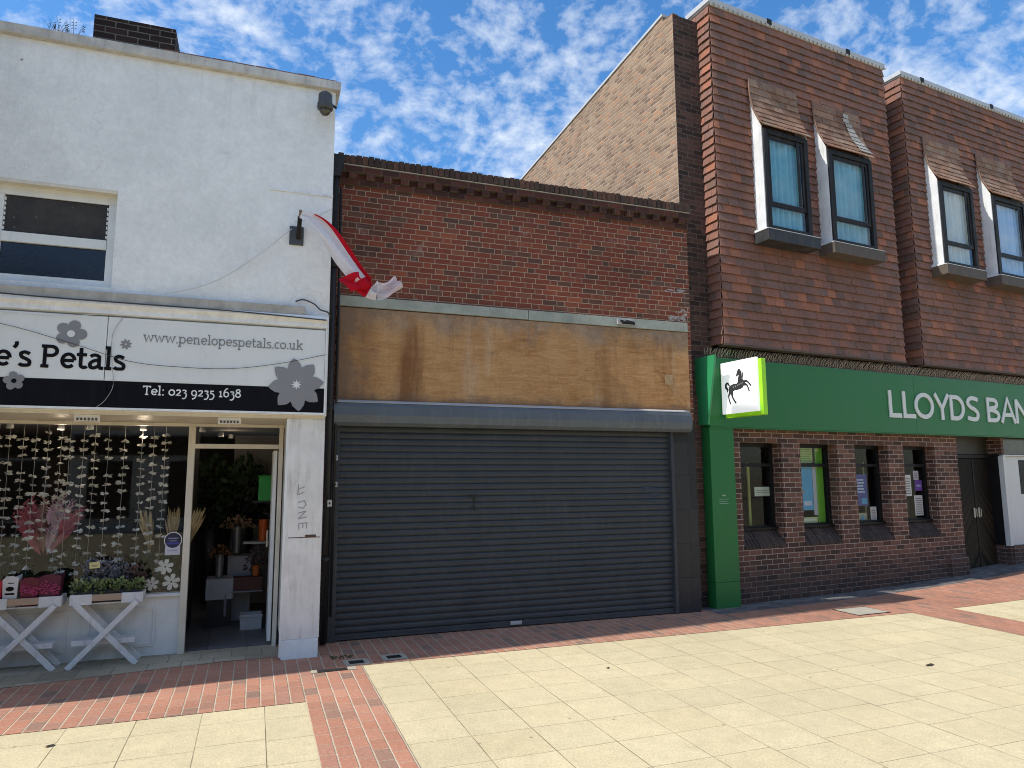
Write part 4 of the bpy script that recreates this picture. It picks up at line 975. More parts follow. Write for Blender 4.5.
b = MB(); b.box(-.03, .03, -.0025, -.0015, -.004, .003); b.box(-.02, .02, -.0025, -.0015, -.016, -.010); b.build('writing', plain('card_pen', (.25, .23, .15), .7), t)
# bags on the left table
def bag(x, w_, h, mat, label, deco):
    t = thing('paper_bag', label, 'bag', (x, 8.275, .613), rng.uniform(-.05, .05)); mb = MB()
    n = 8; rows = [(0, .86), (.5, .96), (1, 1.06)]
    pr = []
    for fz, k in rows:
        pts = []
        for (ux, uy) in ((-1, -1), (-.4, -1.1), (.3, -1.05), (1, -1), (1, 1), (.3, 1.05), (-.4, 1.1), (-1, 1)):
            pts.append((ux*w_/2*k, uy*.055*k, fz*h*(1+(.07*sin(ux*7+uy) if fz == 1 else 0))))
        pr.append(pts)
    for A, B in zip(pr, pr[1:]):
        for i in range(n): mb.face([A[i], A[(i+1) % n], B[(i+1) % n], B[i]], rng.random())
    mb.face(pr[0]); mb.face([(p[0]*.9, p[1]*.9, p[2]-.02) for p in pr[2]])
    o = mb.build('bag', mat, t)
    md = o.modifiers.new('S', 'SUBSURF'); md.levels = md.render_levels = 0
    if deco == 'flower':
        for (cx, cz, r_) in ((-.2*w_, .60*h, .30*w_), (.27*w_, .52*h, .24*w_)):
            f = MB()
            for k in range(70):
                a = rng.uniform(0, 6.28); q = rng.random()**.5*r_
                c = Vector((cx+q*cos(a), -.062-.012*(1-q/r_), cz+q*sin(a)*1.15)); s_ = .014
                f.face([c, c+Vector((s_, -.004, s_*.4)), c+Vector((s_*.5, -.008, s_*1.2)), c+Vector((-s_*.4, -.004, s_*.7))], rng.random())
            f.build('flower_head', M['mum'], t)
    if deco == 'print':
        f = MB()
        f.face([(.035*cos(a), -.0605, .62*h+.022*sin(a)) for a in [2*pi*k/16 for k in range(16)]]); f.box(-.03, .03, -.061, -.060, .80*h, .83*h); f.box(-.04, .04, -.0595, -.0585, .42*h, .48*h)
        f.build('printed_emblem', M['blackink'], t)
    return t
M['mum'] = rnd_mat('magenta_petals', [(0, (.22, .02, .07)), (1, (.52, .10, .22))], .8, 30, .001)
bag(-2.305, .10, .25, plain('red_bag_paper', (.45, .015, .03), .6), 'bright red bag at the left end of the left table', None)
bag(-2.185, .125, .28, plain('white_bag_paper', (.62, .61, .58), .7), 'white bag with a black printed emblem on the left table', 'print')
bag(-2.03, .15, .26, plain('deep_red_sleeve', (.13, .008, .025), .5), 'dark red bag with magenta flowers beside the white bag', 'flower')
bag(-1.855, .185, .28, plain('plum_sleeve', (.10, .010, .03), .5), 'dark plum bag with magenta flowers at the right end of the left table', 'flower')

# ------------------------------------------------------------------ brick shop in the middle
BY = 8.40
B = thing('brick_shop_building', 'low red brick shop with corbelled parapet and a closed shutter', 'building', (3.3, BY, 0)); Bo = (-3.3, -BY, 0)
def bb(mb, name, mat, bevel=0.0): return mb.build(name, mat, B, Bo, bevel=bevel)
b = MB(); b.box(.74, 5.80, BY, BY+.3, 2.6, 5.40); b.box(.74, .86, BY+.05, BY+8, 0, 5.4); b.box(5.66, 5.84, BY+.3, BY+8, 0, 5.4); bb(b, 'wall', M['brick_m'])
b = MB(); b.box(.74, 5.80, BY+.301, BY+8, 5.0, 5.08); b.box(.74, 5.8, BY+8, BY+8.2, 0, 5.4); bb(b, 'roof', M['roof'])
b = MB(); b.box(.80, 5.805, BY-.03, BY+.3, 5.401, 5.475)
b.box(.80, 5.808, BY-.075, BY+.3, 5.551, 5.628); b.box(.80, 5.80, BY-.01, BY+.3, 5.476, 5.55); bb(b, 'corbel_course', M['brick_dentil'])
for k in range(23):
    x = .93+.2135*k
    b = MB(); b.box(x, x+.108, BY-.072, BY-.011, 5.478, 5.549); o = bb(b, 'dentil', M['brick_dentil'])
b = MB(); x = .80
while x < 5.78:
    w_ = min(rng.uniform(.066, .074), 5.812-x); dz = rng.uniform(-.012, .006); dy = rng.uniform(-.006, .004)
    b.box(x, x+w_-.009, BY-.09+dy, BY+.3, 5.645, 5.762+dz, rng.random()); x += w_+.003
b.box(.80, 5.80, BY-.078, BY+.29, 5.641, 5.745, .02)
bb(b, 'parapet_coping', rnd_mat('soot_dark_coping_brick', [(0, (.075, .055, .042)), (.3, (.050, .032, .025)), (.7, (.085, .046, .034)), (1, (.12, .06, .042))], .92, 24, .006))
b = MB(); b.box(.80, 5.806, BY-.084, BY+.3, 5.629, 5.640); bb(b, 'mortar_bed', M['concrete'])
b = MB(); b.box(.85, 3.28, BY-.05, BY-.001, 3.875, 4.0); b.box(3.287, 5.72, BY-.05, BY-.001, 3.870, 4.0); bb(b, 'ledge', M['ledge'], .004)
pl = MB(); pl.box(.845, 3.299, BY-.028, BY-.004, 2.735, 3.862); pl.box(3.3, 5.73, BY-.028, BY-.004, 2.735, 3.862); bb(pl, 'plywood_fascia', M['ply'])
b = MB(); b.box(5.33, 5.45, BY-.0325, BY-.029, 3.10, 3.24); bb(b, 'notice_plate', plain('buff_plate', (.40, .27, .14), .7))
b = MB(); b.box(5.425, 5.79, BY-.02, BY+.3, 0, 2.60); bb(b, 'tiled_pier', M['slab_dark'])
b = MB(); b.box(.86, 5.42, BY+.10, BY+.14, 0, 2.6); bb(b, 'backing', M['dark'])
b = MB(); r_ = random.Random(5)
for k in range(26):
    x = 5.42+r_.uniform(0, .28); z = 4.03+r_.uniform(0, .16)*(1 if x > 5.55 else .4); w_ = r_.uniform(.03, .08)
    b.face([(x, BY-.0016-.0001*k, z), (x+w_, BY-.0016-.0001*k, z+r_.uniform(-.01, .01)), (x+w_*.9, BY-.0016-.0001*k, z+r_.uniform(.012, .03)), (x+.01, BY-.0016-.0001*k, z+.02)])
m_smear = plain('thin_white_paint', (.34, .31, .29), .9, .4, 30)
bb(b, 'paint_smear', m_smear); b = MB()
for k in range(12):
    x = 5.38+r_.uniform(0, .30); z = 4.42+r_.uniform(0, .06); w_ = r_.uniform(.03, .09)
    b.face([(x, BY-.0046-.0001*k, z), (x+w_, BY-.0046-.0001*k, z+r_.uniform(-.01, .01)), (x+w_*.9, BY-.0046-.0001*k, z+r_.uniform(.010, .025)), (x+.01, BY-.0046-.0001*k, z+.018)])
bb(b, 'paint_smear', m_smear)
# shutter
S2 = thing('roller_shutter', 'wide charcoal steel roller shutter closed to the ground', 'shutter', (3.15, BY, 0)); S2o = (-3.15, -BY, 0)
b = MB(); prof = []
pitch = .0765; z = .075
while z < 2.50:
    for q, dy in ((0, 0), (.10, -.010), (.28, -.0155), (.50, -.0175), (.72, -.016), (.88, -.011), (.93, .002), (1, .003)):
        prof.append((BY+.03+dy, z+q*pitch))
    z += pitch
b.extrude_x(prof, .915, 5.375, closed=False)
b.build('slat_curtain', M['shutter'], S2, S2o)
b = MB(); b.box(.915, 5.375, BY+.004, BY+.04, .012, .074); b.box(.915, 5.375, BY-.012, BY+.004, .012, .03); b.build('bottom_bar', M['shutter'], S2, S2o, bevel=.003)
for xa, xb in ((.828, .915), (5.375, 5.423)):
    b = MB(); b.box(xa, xb, BY-.045, BY+.05, .0, 2.45); b.build('guide_rail', M['shutter'], S2, S2o, bevel=.003)
b = MB(); b.extrude_x([(BY-.03, 2.735), (BY-.055, 2.735), (BY-.115, 2.705), (BY-.155, 2.66), (BY-.165, 2.56), (BY-.15, 2.475), (BY-.11, 2.435), (BY-.03, 2.435)], .825, 5.665); b.build('shutter_box', M['shutterbox'], S2, S2o, bevel=.004)
b = MB(); b.hexa([(.83, BY-.118, 2.708), (5.66, BY-.118, 2.708), (5.66, BY-.052, 2.738), (.83, BY-.052, 2.738), (.83, BY-.122, 2.714), (5.66, BY-.122, 2.714), (5.66, BY-.056, 2.744), (.83, BY-.056, 2.744)]); b.build('box_flashing', M['flash'], S2, S2o)
b = MB(); b.box(3.02, 3.17, BY-.028, BY-.013, .03, .075); b.bar((3.05, BY-.03, .05), (3.14, BY-.03, .05), .016, .03); b.build('lock', M['greyplastic'], S2, S2o, bevel=.003)
# faded scribbles on the curtain
b = MB(); yb = BY+.0055
for i, st in enumerate([[(2.50,1.60),(2.62,1.60)], [(2.56,1.60),(2.56,1.43)], [(2.52,1.48),(2.60,1.44)]]): ribbon(b, st, .02, yb-.0001*i)
b.build('scribble', plain('black_marker', (.012, .012, .012), .6), S2, S2o)
b = MB()
for i in range(5): ribbon(b, [(4.92+.03*rng.random(), 1.50+.045*i), (5.2+.06*rng.random(), 1.51+.045*i)], .008, yb-.0001*i)
b.build('scribble', plain('blue_marker', (.03, .07, .13), .6), S2, S2o)
for (x, z, w_, h, lab) in ((.868, 2.065, .05, .062, 'white plastic box at the top of the left shutter guide'), (.872, 1.76, .045, .062, 'white plastic box in the middle of the left shutter guide'), (.795, 1.555, .05, .075, 'lowest of three white boxes, on the drainpipe beside the shutter')):
    t = thing('switch_box', lab, 'box', (x, BY-.046 if x > .82 else BY-.24, z))
    b = MB(); b.box(-w_/2, w_/2, -.03, 0, -h/2, h/2); b.build('cover', M['greyplastic'], t, bevel=.004)
    b = MB(); b.lathe([(.0, .006), (.009, .006), (.009, 0), (0, 0)], (0, 0, 0), 10); k = b.build('keyhole', M['dark'], t, (0, -.031, 0)); k.rotation_euler = (pi/2, 0, 0)
# lamp bracket on the ledge
t = thing('wall_bracket', 'broken grey lamp bracket on the ledge above the plywood', 'bracket', (4.70, BY-.05, 3.93))
b = MB(); b.box(-.12, .12, -.02, -.001, -.03, .05); b.build('plate', M['greyplastic'], t, bevel=.004)
b = MB(); b.bar((-.06, -.02, .02), (-.05, -.14, -.03), .03, .03); b.bar((.02, -.02, .03), (.06, -.12, -.01), .02, .02); b.tube([(-.1, -.13, -.03), (.08, -.13, -.03)], .02, 8); b.build('arm', M['dark'], t)
# downpipe
t = thing('drainpipe', 'black iron drainpipe in the gap between the white and brick buildings', 'pipe', (.775, 8.25, 0))
b = MB(); b.tube([(0, 0, .02), (0, 0, 5.45)], .036, 12)
for z in (.9, 2.6, 4.3): b.tube([(0, 0, z), (0, 0, z+.06)], .048, 12)
b.build('pipe', M['black_pipe'], t)
b = MB(); b.hexa([(-.05,-.05,5.42),(.05,-.05,5.42),(.05,.05,5.42),(-.05,.05,5.42),(-.06,-.08,5.68),(.10,-.08,5.68),(.10,.08,5.68),(-.06,.08,5.68)]); b.build('hopper', M['black_pipe'], t, bevel=.006)
b = MB(); b.tube([(.075, .03, .3), (.075, .03, 3.6), (.06, .02, 5.3)], .016, 8); b.build('cable_duct', M['black_pipe'], t)

# ------------------------------------------------------------------ bank
K = thing('bank_building', 'two storey bank with tile hung upper walls over brown brick', 'building', LP, LB)
def kb(mb, name, mat, bevel=0.0, parent=None, **k): return mb.build(name, mat, parent or K, bevel=bevel, **k)
# party wall with sloping top
S0 = -.645
b = MB()
prof = [(.10, 0), (.10, 9.02), (.34, 9.02), (.345, 9.10), (5.28, 8.33), (11.0, 7.44), (11.0, 0)]
b.extrude_x(prof, S0, S0+.12); kb(b, 'side_wall', M['brick_side'])
b = MB(); b.extrude_x([(.33, 9.105), (.33, 9.15), (11.0, 7.485), (11.0, 7.445)], S0-.02, S0+.25); kb(b, 'side_coping', M['flash'])
b = MB(); b.box(S0+.002, -.12, .098, .30, 3.0, 9.0); b.box(S0+.002, -.42, .07, .30, 0, 2.999); kb(b, 'brick_pier', M['brick_strip'])
b = MB(); b.box(S0+.122, 14, .302, .50, 3.0, 9.1); b.box(S0+.122, 14, 11, 11.2, 0, 7.4); b.box(14, 14.2, .3, 11, 0, 9); kb(b, 'inner_wall', M['room'])
b = MB(); b.hexa([(S0+.122,.5,8.95),(14,.5,8.95),(14,11,7.35),(S0+.122,11,7.35),(S0+.122,.5,9.05),(14,.5,9.05),(14,11,7.43),(S0+.122,11,7.43)]); b.box(S0+.122, 14, .5, 11, 2.7, 2.8); kb(b, 'roof', M['roof'])

def tile_face(mb, s0, s1, n0, ns, z0, z1, gauge, tw, vertical_axis='s', holes=()):
    """courses of hanging tiles; axis 's' faces the street (n0), axis 'n' is a return at s = n0"""
    i = 0; z = z0
    nc = int(round((z1-z0)/gauge))
    for i in range(nc):
        zb = z0+(z1-z0)*i/nc; zt = zb+(z1-z0)/nc
        a = s0 - (tw*.5 if i % 2 else 0)
        while a < s1-1e-6:
            x0 = max(a, s0); x1 = min(a+tw, s1)
            a += tw
            if x1-x0 < .01: continue
            skip = False
            for (h0, h1, hz0, hz1) in holes:
                if x0 >= h0-1e-3 and x1 <= h1+1e-3 and zb >= hz0 and zt <= hz1: skip = True
            if skip: continue
            ob = .034+rng.uniform(-.005, .006); ot = .004; dz = rng.uniform(-.004, .004); sk = rng.uniform(-.003, .003)
            g0 = .0015
            P = [(x0+g0, ob, zb+dz-sk), (x1-g0, ob, zb+dz+sk), (x1-g0, ot, zt+.02), (x0+g0, ot, zt+.02), (x0+g0, ob-.016, zb+dz-sk), (x1-g0, ob-.016, zb+dz+sk)]
            if vertical_axis == 's': Q = [(p[0], n0-p[1], p[2]) for p in P]
            else: Q = [(n0-ns*p[1], p[0], p[2]) for p in P]
            r = rng.random()
            mb.face([Q[0], Q[1], Q[2], Q[3]], r); mb.face([Q[4], Q[5], Q[1], Q[0]], r*.4)
            mb.face([Q[4], Q[0], Q[3]], r); mb.face([Q[1], Q[5], Q[2]], r)
GA, TWD = .1345, .196
NT = -.15
for (sa, sb, lab) in ((-.13, 3.96, 'left'), (4.46, 8.95, 'right')):
    b = MB(); tile_face(b, sa, sb, NT, 1, 3.76, 9.14, GA, TWD)
    tile_face(b, NT-.012, .32, sa, 1, 3.76, 9.14, GA, TWD, 'n')
    o = kb(b, 'tile_hanging', M['tile'], merge=False); 
    b = MB(); b.box(sa+.001, sb, NT+.001, .301, 3.77, 9.15); kb(b, 'upper_wall', M['room'])
    b = MB(); b.box(sa-.02, sb+.02, NT-.035, .32, 9.150, 9.175); b.extrude_x([(NT-.05, 9.176), (NT-.05, 9.250), (NT-.03, 9.258), (.34, 9.258), (.34, 9.176)], sa-.045, sb+.02); kb(b, 'parapet_flashing', M['flash'], .004)
    b = MB()
    k = sa-.03
    while k < sb: b.face([(k, NT-.052, 9.176), (k+.085, NT-.052, 9.176), (k+.055, NT-.038, 9.135), (k+.03, NT-.038, 9.137)]); k += .1
    kb(b, 'flashing_tabs', M['flash'])
    for q in ((.22, .68, ) if lab == 'left' else (.13, .62)):
        sc = sa+(sb-sa)*q+.35*(lab == 'left'); b = MB(); b.box(sc-.05, sc+.05, NT-.056, NT-.02, 9.172, 9.262); kb(b, 'flashing_clip', M['dark'])
    b = MB(); b.box(sa-.01, sb, NT-.045, NT+.10, 3.733, 3.757); kb(b, 'base_bead', M['sillbox2'])
b = MB(); tile_face(b, 3.9, 4.5, .30, 1, 3.76, 9.1, GA, TWD); kb(b, 'tile_hanging', M['tile'], merge=False)
b = MB(); b.box(-.13, 12, -.02, .29, 3.56, 3.724); kb(b, 'soffit', M['sash'])
b = MB(); b.box(8.96, 13, -.12, .30, 3.76, 9.1); kb(b, 'upper_wall', M['brick_strip'])

# upper windows
def upper_window(s0, s1, z0, z1, curt, sillm, pale):
    NF = -.395
    fr = MB(); w_ = .085
    for a in ((s0+.02, s0+.02+w_, z0, z1), (s1-.02-w_, s1-.02, z0, z1), (s0+.02+w_, s1-.02-w_, z1-w_*.9, z1), (s0+.02+w_, s1-.02-w_, z0, z0+.07)):
        fr.box(a[0], a[1], NF-.005, NF+.10, a[2], a[3])
    win = kb(fr, 'window', M['sash'], .006)
    zt = z0+.43
    sa, sb = s0+.02+w_, s1-.02-w_
    fr = MB(); q = .055
    fr.box(sa+.004, sb-.004, NF+.012, NF+.07, zt-.035, zt+.035)
    for a in ((sa+.004, sa+q, zt+.036, z1-w_-.002), (sb-q, sb-.004, zt+.036, z1-w_-.002), (sa+q, sb-q, z1-w_-q, z1-w_-.002)):
        fr.box(a[0], a[1], NF+.015, NF+.065, a[2], a[3])
    fr.box(sb-.17, sb-.115, NF+.004, NF+.014, zt+.04, z1-w_-.004)
    fr.build('sash', M['sash'], win, bevel=.004)
    p = MB()
    for q0, q1, e_ in ((z0+.07, zt-.036, .003), (zt+.036, z1-w_-q, q)): p.face([(sa+e_, NF+.03, q0), (sb-e_, NF+.03, q0), (sb-e_, NF+.03, q1), (sa+e_, NF+.03, q1)])
    p.build('pane', M['glass_up'], win)
    cu = MB(); n = 60; pts = []
    for i in range(n+1):
        u = i/n; pts.append((sa+(sb-sa)*u, NF+.095+.026*sin(u*40)+.010*sin(u*17+1)))
    for a, c in zip(pts, pts[1:]): cu.face([(a[0], a[1], z0+.06), (c[0], c[1], z0+.06), (c[0], c[1], z1-w_+.02), (a[0], a[1], z1-w_+.02)], 0, None, True)
    cu.build('curtain', curt, win)
    b = MB(); b.box(s0+.10, s1-.10, NT-.06, NT-.032, z0, z1); b.build('back_board', M['room'], win)
    # cheeks: left one painted white
    hood = [(NT-.03, z1+.90), (NT-.045, z1+.62), (NT-.10, z1+.36), (NT-.20, z1+.14), (NF-.045, z1+.015)]
    for sx in (s0, s1-.02):
        b = MB(); poly = [(NT+.0, z0-.02), (NF+.02, z0-.02), (NF+.02, z1+.03)]+[(n_+.012, z_-.015) for n_, z_ in hood[::-1][1:]]
        b.extrude_x(poly, sx, sx+.018); b.build('cheek', M['lead'] , win)
    # sill box
    b = MB(); b.box(s0-.06, s1+.055, NF-.075, NT-.03, z0-.20, z0-.022); b.build('sill', sillm, win, bevel=.006)
    b = MB(); b.hexa([(s0-.065,NF-.078,z0-.020),(s1+.06,NF-.078,z0-.020),(s1+.06,NT-.03,z0-.020),(s0-.065,NT-.03,z0-.020),(s0-.065,NF-.078,z0-.012),(s1+.06,NF-.078,z0-.012),(s1+.06,NT-.03,z0+.02),(s0-.065,NT-.03,z0+.02)]); b.build('sill_flashing', M['lead'], win)
    # hood of tiles
    hp = []
    L = 0; seg = []
    for a, c in zip(hood, hood[1:]): seg.append(hypot(a[0]-c[0], a[1]-c[1]))
    tot = sum(seg)
    def at(d):
        for (a, c), l in zip(zip(hood, hood[1:]), seg):
            if d <= l+1e-9: t_ = d/l; return Vector((a[0]+(c[0]-a[0])*t_, a[1]+(c[1]-a[1])*t_))
            d -= l
        return Vector(hood[-1])
    b = MB(); nc = 8
    for i in range(nc):
        A = at(tot*i/nc); Bq = at(tot*(i+1)/nc); d = (Bq-A).normalized(); nrm = Vector((d.y, -d.x))
        if nrm.x > 0: nrm = -nrm
        A2 = A+nrm*.006-d*.02; B2 = Bq+nrm*.019; B3 = Bq+nrm*.006
        a = s0-.03-(TWD*.5 if i % 2 else 0)
        while a < s1+.03-1e-6:
            x0 = max(a, s0-.03); x1 = min(a+TWD, s1+.03); a += TWD
            if x1-x0 < .012: continue
            r = rng.random(); j = nrm*rng.uniform(-.004, .005); x0 += .002; x1 -= .002
            P = [(x0, *(B2+j)), (x1, *(B2+j)), (x1, *A2), (x0, *A2), (x0, *(B3+j)), (x1, *(B3+j))]
            b.face([P[0], P[1], P[2], P[3]], r); b.face([P[4], P[5], P[1], P[0]], r*.3); b.face([P[4], P[0], P[3]], r); b.face([P[1], P[5], P[2]], r)
    b.build('hood', M['tile_hood'], win, merge=False)
    b = MB(); b.tube([(s0-.032, h_[0]-.012, h_[1]) for h_ in hood], .014, 6); b.build('hood_edge', plain('rusty_flashing', (.20, .11, .07), .8), win)
    if pale:
        b = MB()
        for i in range(9):
            x = s1-.36+.030*i+rng.uniform(-.025, .025)
            h0 = at(tot*(.05+.09*i)); h1 = at(tot*(.05+.09*(i+1)))
            wv = .07+.012*i; b.face([(x-wv, h0.x-.030, h0.y), (x+wv*.8, h0.x-.030, h0.y), (x+wv, h1.x-.030, h1.y+.012), (x-wv*.8, h1.x-.030, h1.y+.012)], rng.random())
        b.build('replaced_tiles', rnd_mat('pale_grey_tile', [(0, (.30, .28, .25)), (1, (.42, .39, .35))], .9, 30, .002), win, merge=False)
    return win
cur1 = plain('teal_curtain', (.20, .44, .50), .9, .2, 4); cur2 = plain('cream_blind', (.62, .62, .54), .9, .1, 3); cur3 = plain('pale_blue_curtain', (.42, .54, .68), .9, .15, 4)
upper_window(.62, 1.62, 5.55, 7.18, cur1, M['sillbox'], False)
upper_window(2.05, 3.15, 5.55, 7.14, cur1, M['sillbox2'], True)
upper_window(4.94, 5.98, 5.57, 7.14, cur2, M['sillbox2'], False)
upper_window(6.57, 7.70, 5.57, 7.15, cur3, M['sillbox2'], False)

# lower wall with four windows
ops = [(.24, 1.07), (1.48, 2.31), (2.73, 3.55), (3.95, 4.80)]
ZS, ZH = .775, 2.33
b = MB(); b.box(-.40, 5.45, 0.0, .28, -.05, ZS-.001); b.box(-.40, 5.45, 0, .28, ZH, 3.0)
edges = [-.40]+[e for o_ in ops for e in o_]+[5.45]
for k in range(0, len(edges), 2): b.box(edges[k], edges[k+1], 0, .28, ZS, ZH-.001)
b.box(6.93, 14, 0, .28, -.05, .50); b.box(8.2, 14, 0, .28, .50, 3.0); b.box(6.85, 6.929, .02, .28, -.05, .50); b.box(6.85, 6.929, .02, .28, 2.21, 3.0)
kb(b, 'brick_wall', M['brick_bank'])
b = MB(); b.extrude_x([(-.001, .0), (-.05, .0), (-.05, .36), (-.001, .42)], 4.95, 5.45); kb(b, 'plinth_buttress', M['brick_bank'])
for (a, c) in ops:
    b = MB(); b.extrude_x([(-.012, ZS-.01), (-.012, ZS+.03), (.17, ZS+.255), (.275, ZS+.255), (.275, ZS)], a+.001, c-.001); kb(b, 'sloping_sill', M['brick_sill'])
    fr = MB(); n0, n1 = .175, .255; z0, z1 = ZS+.257, ZH-.002
    for q in ((a+.002, a+.062, z0, z1), (c-.062, c-.002, z0, z1), (a+.062, c-.062, z1-.06, z1), (a+.062, c-.062, z0, z0+.05), (a+.062, c-.062, z1-.36, z1-.31)):
        fr.box(q[0], q[1], n0, n1, q[2], q[3])
    win = kb(fr, 'window', M['dark'], .004)
    p = MB()
    for q0, q1 in ((z0+.05, z1-.36), (z1-.31, z1-.06)): p.face([(a+.062, .205, q0), (c-.062, .205, q0), (c-.062, .205, q1), (a+.062, .205, q1)])
    p.build('pane', M['glass'], win)
    q = MB(); q.box(a-.03, c+.03, n0-.05, n0-.002, z0-.012, z0+.022); q.build('sill_board', M['dark'], win, bevel=.003)
# banking hall behind the windows
b = MB(); b.box(-.5, 5.44, 2.2, 2.3, 0, 2.69); b.box(-.5, -.45, .29, 2.2, 0, 2.69); b.box(5.40, 5.44, .36, 2.2, 0, 2.69); kb(b, 'hall_wall', M['room'])
b = MB(); b.box(-.45, 5.4, .29, 2.2, .02, .04); b.box(-.45, 5.4, .29, 2.2, 2.62, 2.69); kb(b, 'hall_floor', plain('dim_hall', (.10, .10, .09), .8))
# door
b = MB(); b.box(5.47, 6.30, .27, .31, .10, 2.13); b.build('door_leaf', M['doorwood'], K, bevel=.004)
b = MB(); b.box(6.34, 6.84, .27, .31, .10, 2.13); b.build('door_leaf', M['doorwood'], K, bevel=.004)
b = MB(); b.box(5.455, 5.468, .22, .31, .08, 2.6); b.box(5.46, 6.848, .25, .31, 2.14, 2.20); b.box(6.302, 6.338, .262, .31, .10, 2.13); kb(b, 'door_frame', M['sash'])
b = MB(); b.box(5.469, 6.848, .28, .31, 2.21, 2.62); kb(b, 'transom_panel', plain('dark_brown_panel', (.035, .030, .024), .5))
b = MB(); b.box(5.46, 6.85, -.02, .27, .03, .09); kb(b, 'door_step', M['concrete'], .006)
for sx in (6.25, 6.385):
    b = MB(); b.box(sx-.022, sx+.022, .255, .269, 1.03, 1.21); b.bar((sx, .225, 1.05), (sx, .225, 1.19), .016, .016); b.bar((sx, .24, 1.06), (sx, .24, 1.062), .03, .016); kb(b, 'door_handle', M['steel'], .003)
# white panel bay right of the door
b = MB(); b.box(6.93, 8.2, .07, .20, .50, 2.17); b.box(6.90, 8.2, .03, .22, 2.172, 2.20); kb(b, 'white_panel', M['panelgrey'], .004)
b = MB(); b.box(7.46, 8.0, .064, .069, 1.45, 2.10); kb(b, 'cash_machine_screen', M['dark'])
b = MB(); b.box(6.93, 8.2, .12, .20, 2.21, 2.62); kb(b, 'bay_window', plain('dark_pane', (.02, .02, .022), .2))
b = MB(); b.box(6.845, 6.928, .0, .09, .503, 2.171); kb(b, 'white_panel_return', M['panelgrey'])
b = MB(); b.box(6.847, 6.926, .093, .31, .505, 2.205); kb(b, 'door_jamb', M['dark'])

# green sign of the bank
GS = thing('bank_sign', 'long dark green bank fascia with pale capital letters and a green side column', 'sign', LP, LB)
NG = -.12
b = MB(); b.box(-.43, 4.19, NG, -.022, 2.535, 3.545); b.box(4.193, 9.2, NG, -.022, 2.535, 3.545); b.build('panel', M['green'], GS, bevel=.004)
b = MB(); b.extrude_x([(NG-.004, 2.56), (NG-.20, 3.545), (.20, 3.545), (.20, 2.56)], -.47, -.434); b.build('end_return', plain('mid_green_return', (.03, .26, .10), .4, .05, 2), GS, bevel=.004)
b = MB(); b.box(-.43, .02, NG+.012, .06, .352, 2.533); b.box(-.43, .02, NG+.012, .06, -.02, .349); b.build('column', M['green'], GS, bevel=.004)
b = MB(); b.box(-.43, 9.2, NG-.003, -.01, 2.518, 2.533); b.build('bottom_trim', M['green'], GS)
D = caps_glyphs(.165)
let = [('L', 3.47, 3.80), ('L', 3.83, 4.17), ('O', 4.15, 4.69), ('Y', 4.69, 5.14), ('D', 5.13, 5.60), ('S', 5.60, 6.02), ('B', 6.23, 6.67), ('A', 6.66, 7.16), ('N', 7.14, 7.66), ('K', 7.72, 8.18)]
b = MB()
for ch, a, c in let:
    for j, st in enumerate(D[ch][1]):
        ribbon(b, st, .165*.45, NG-.018-.0004*j, (c-a)/D[ch][0], .46, a, 2.79, .016)
b.build('lettering', M['silverink'], GS)
b = MB()
for k in range(3): b.box(-.30, -.13-.02*(k == 1), NG+.0105, NG+.0115, 1.50-.03*k, 1.506-.03*k)
b.box(-.24, -.18, NG+.0105, NG+.0115, 1.545, 1.565)
b.build('small_print', plain('pale_green_print', (.30, .42, .33), .6), GS)
# bird spikes
b = MB(); x = -.45
while x < 9.1:
    for dn, lean in ((-.06, -.05), (-.03, 0), (-.09, -.09)):
        a = (x+rng.uniform(-.008, .008), NG+.05+dn*.3, 3.548); e = (a[0]+rng.uniform(-.02, .02), NG+.05+dn+lean, 3.548+rng.uniform(.10, .135))
        b.tube([a, e], .0022, 3)
    x += .055
b.box(-.45, 9.1, NG+.025, NG+.055, 3.546, 3.552)
o = b.build('bird_spikes', M['steel'], None, LP, LB, merge=False); tag(o, 'long row of thin wire bird spikes along the top of the green fascia', 'bird spikes', None, 'stuff')
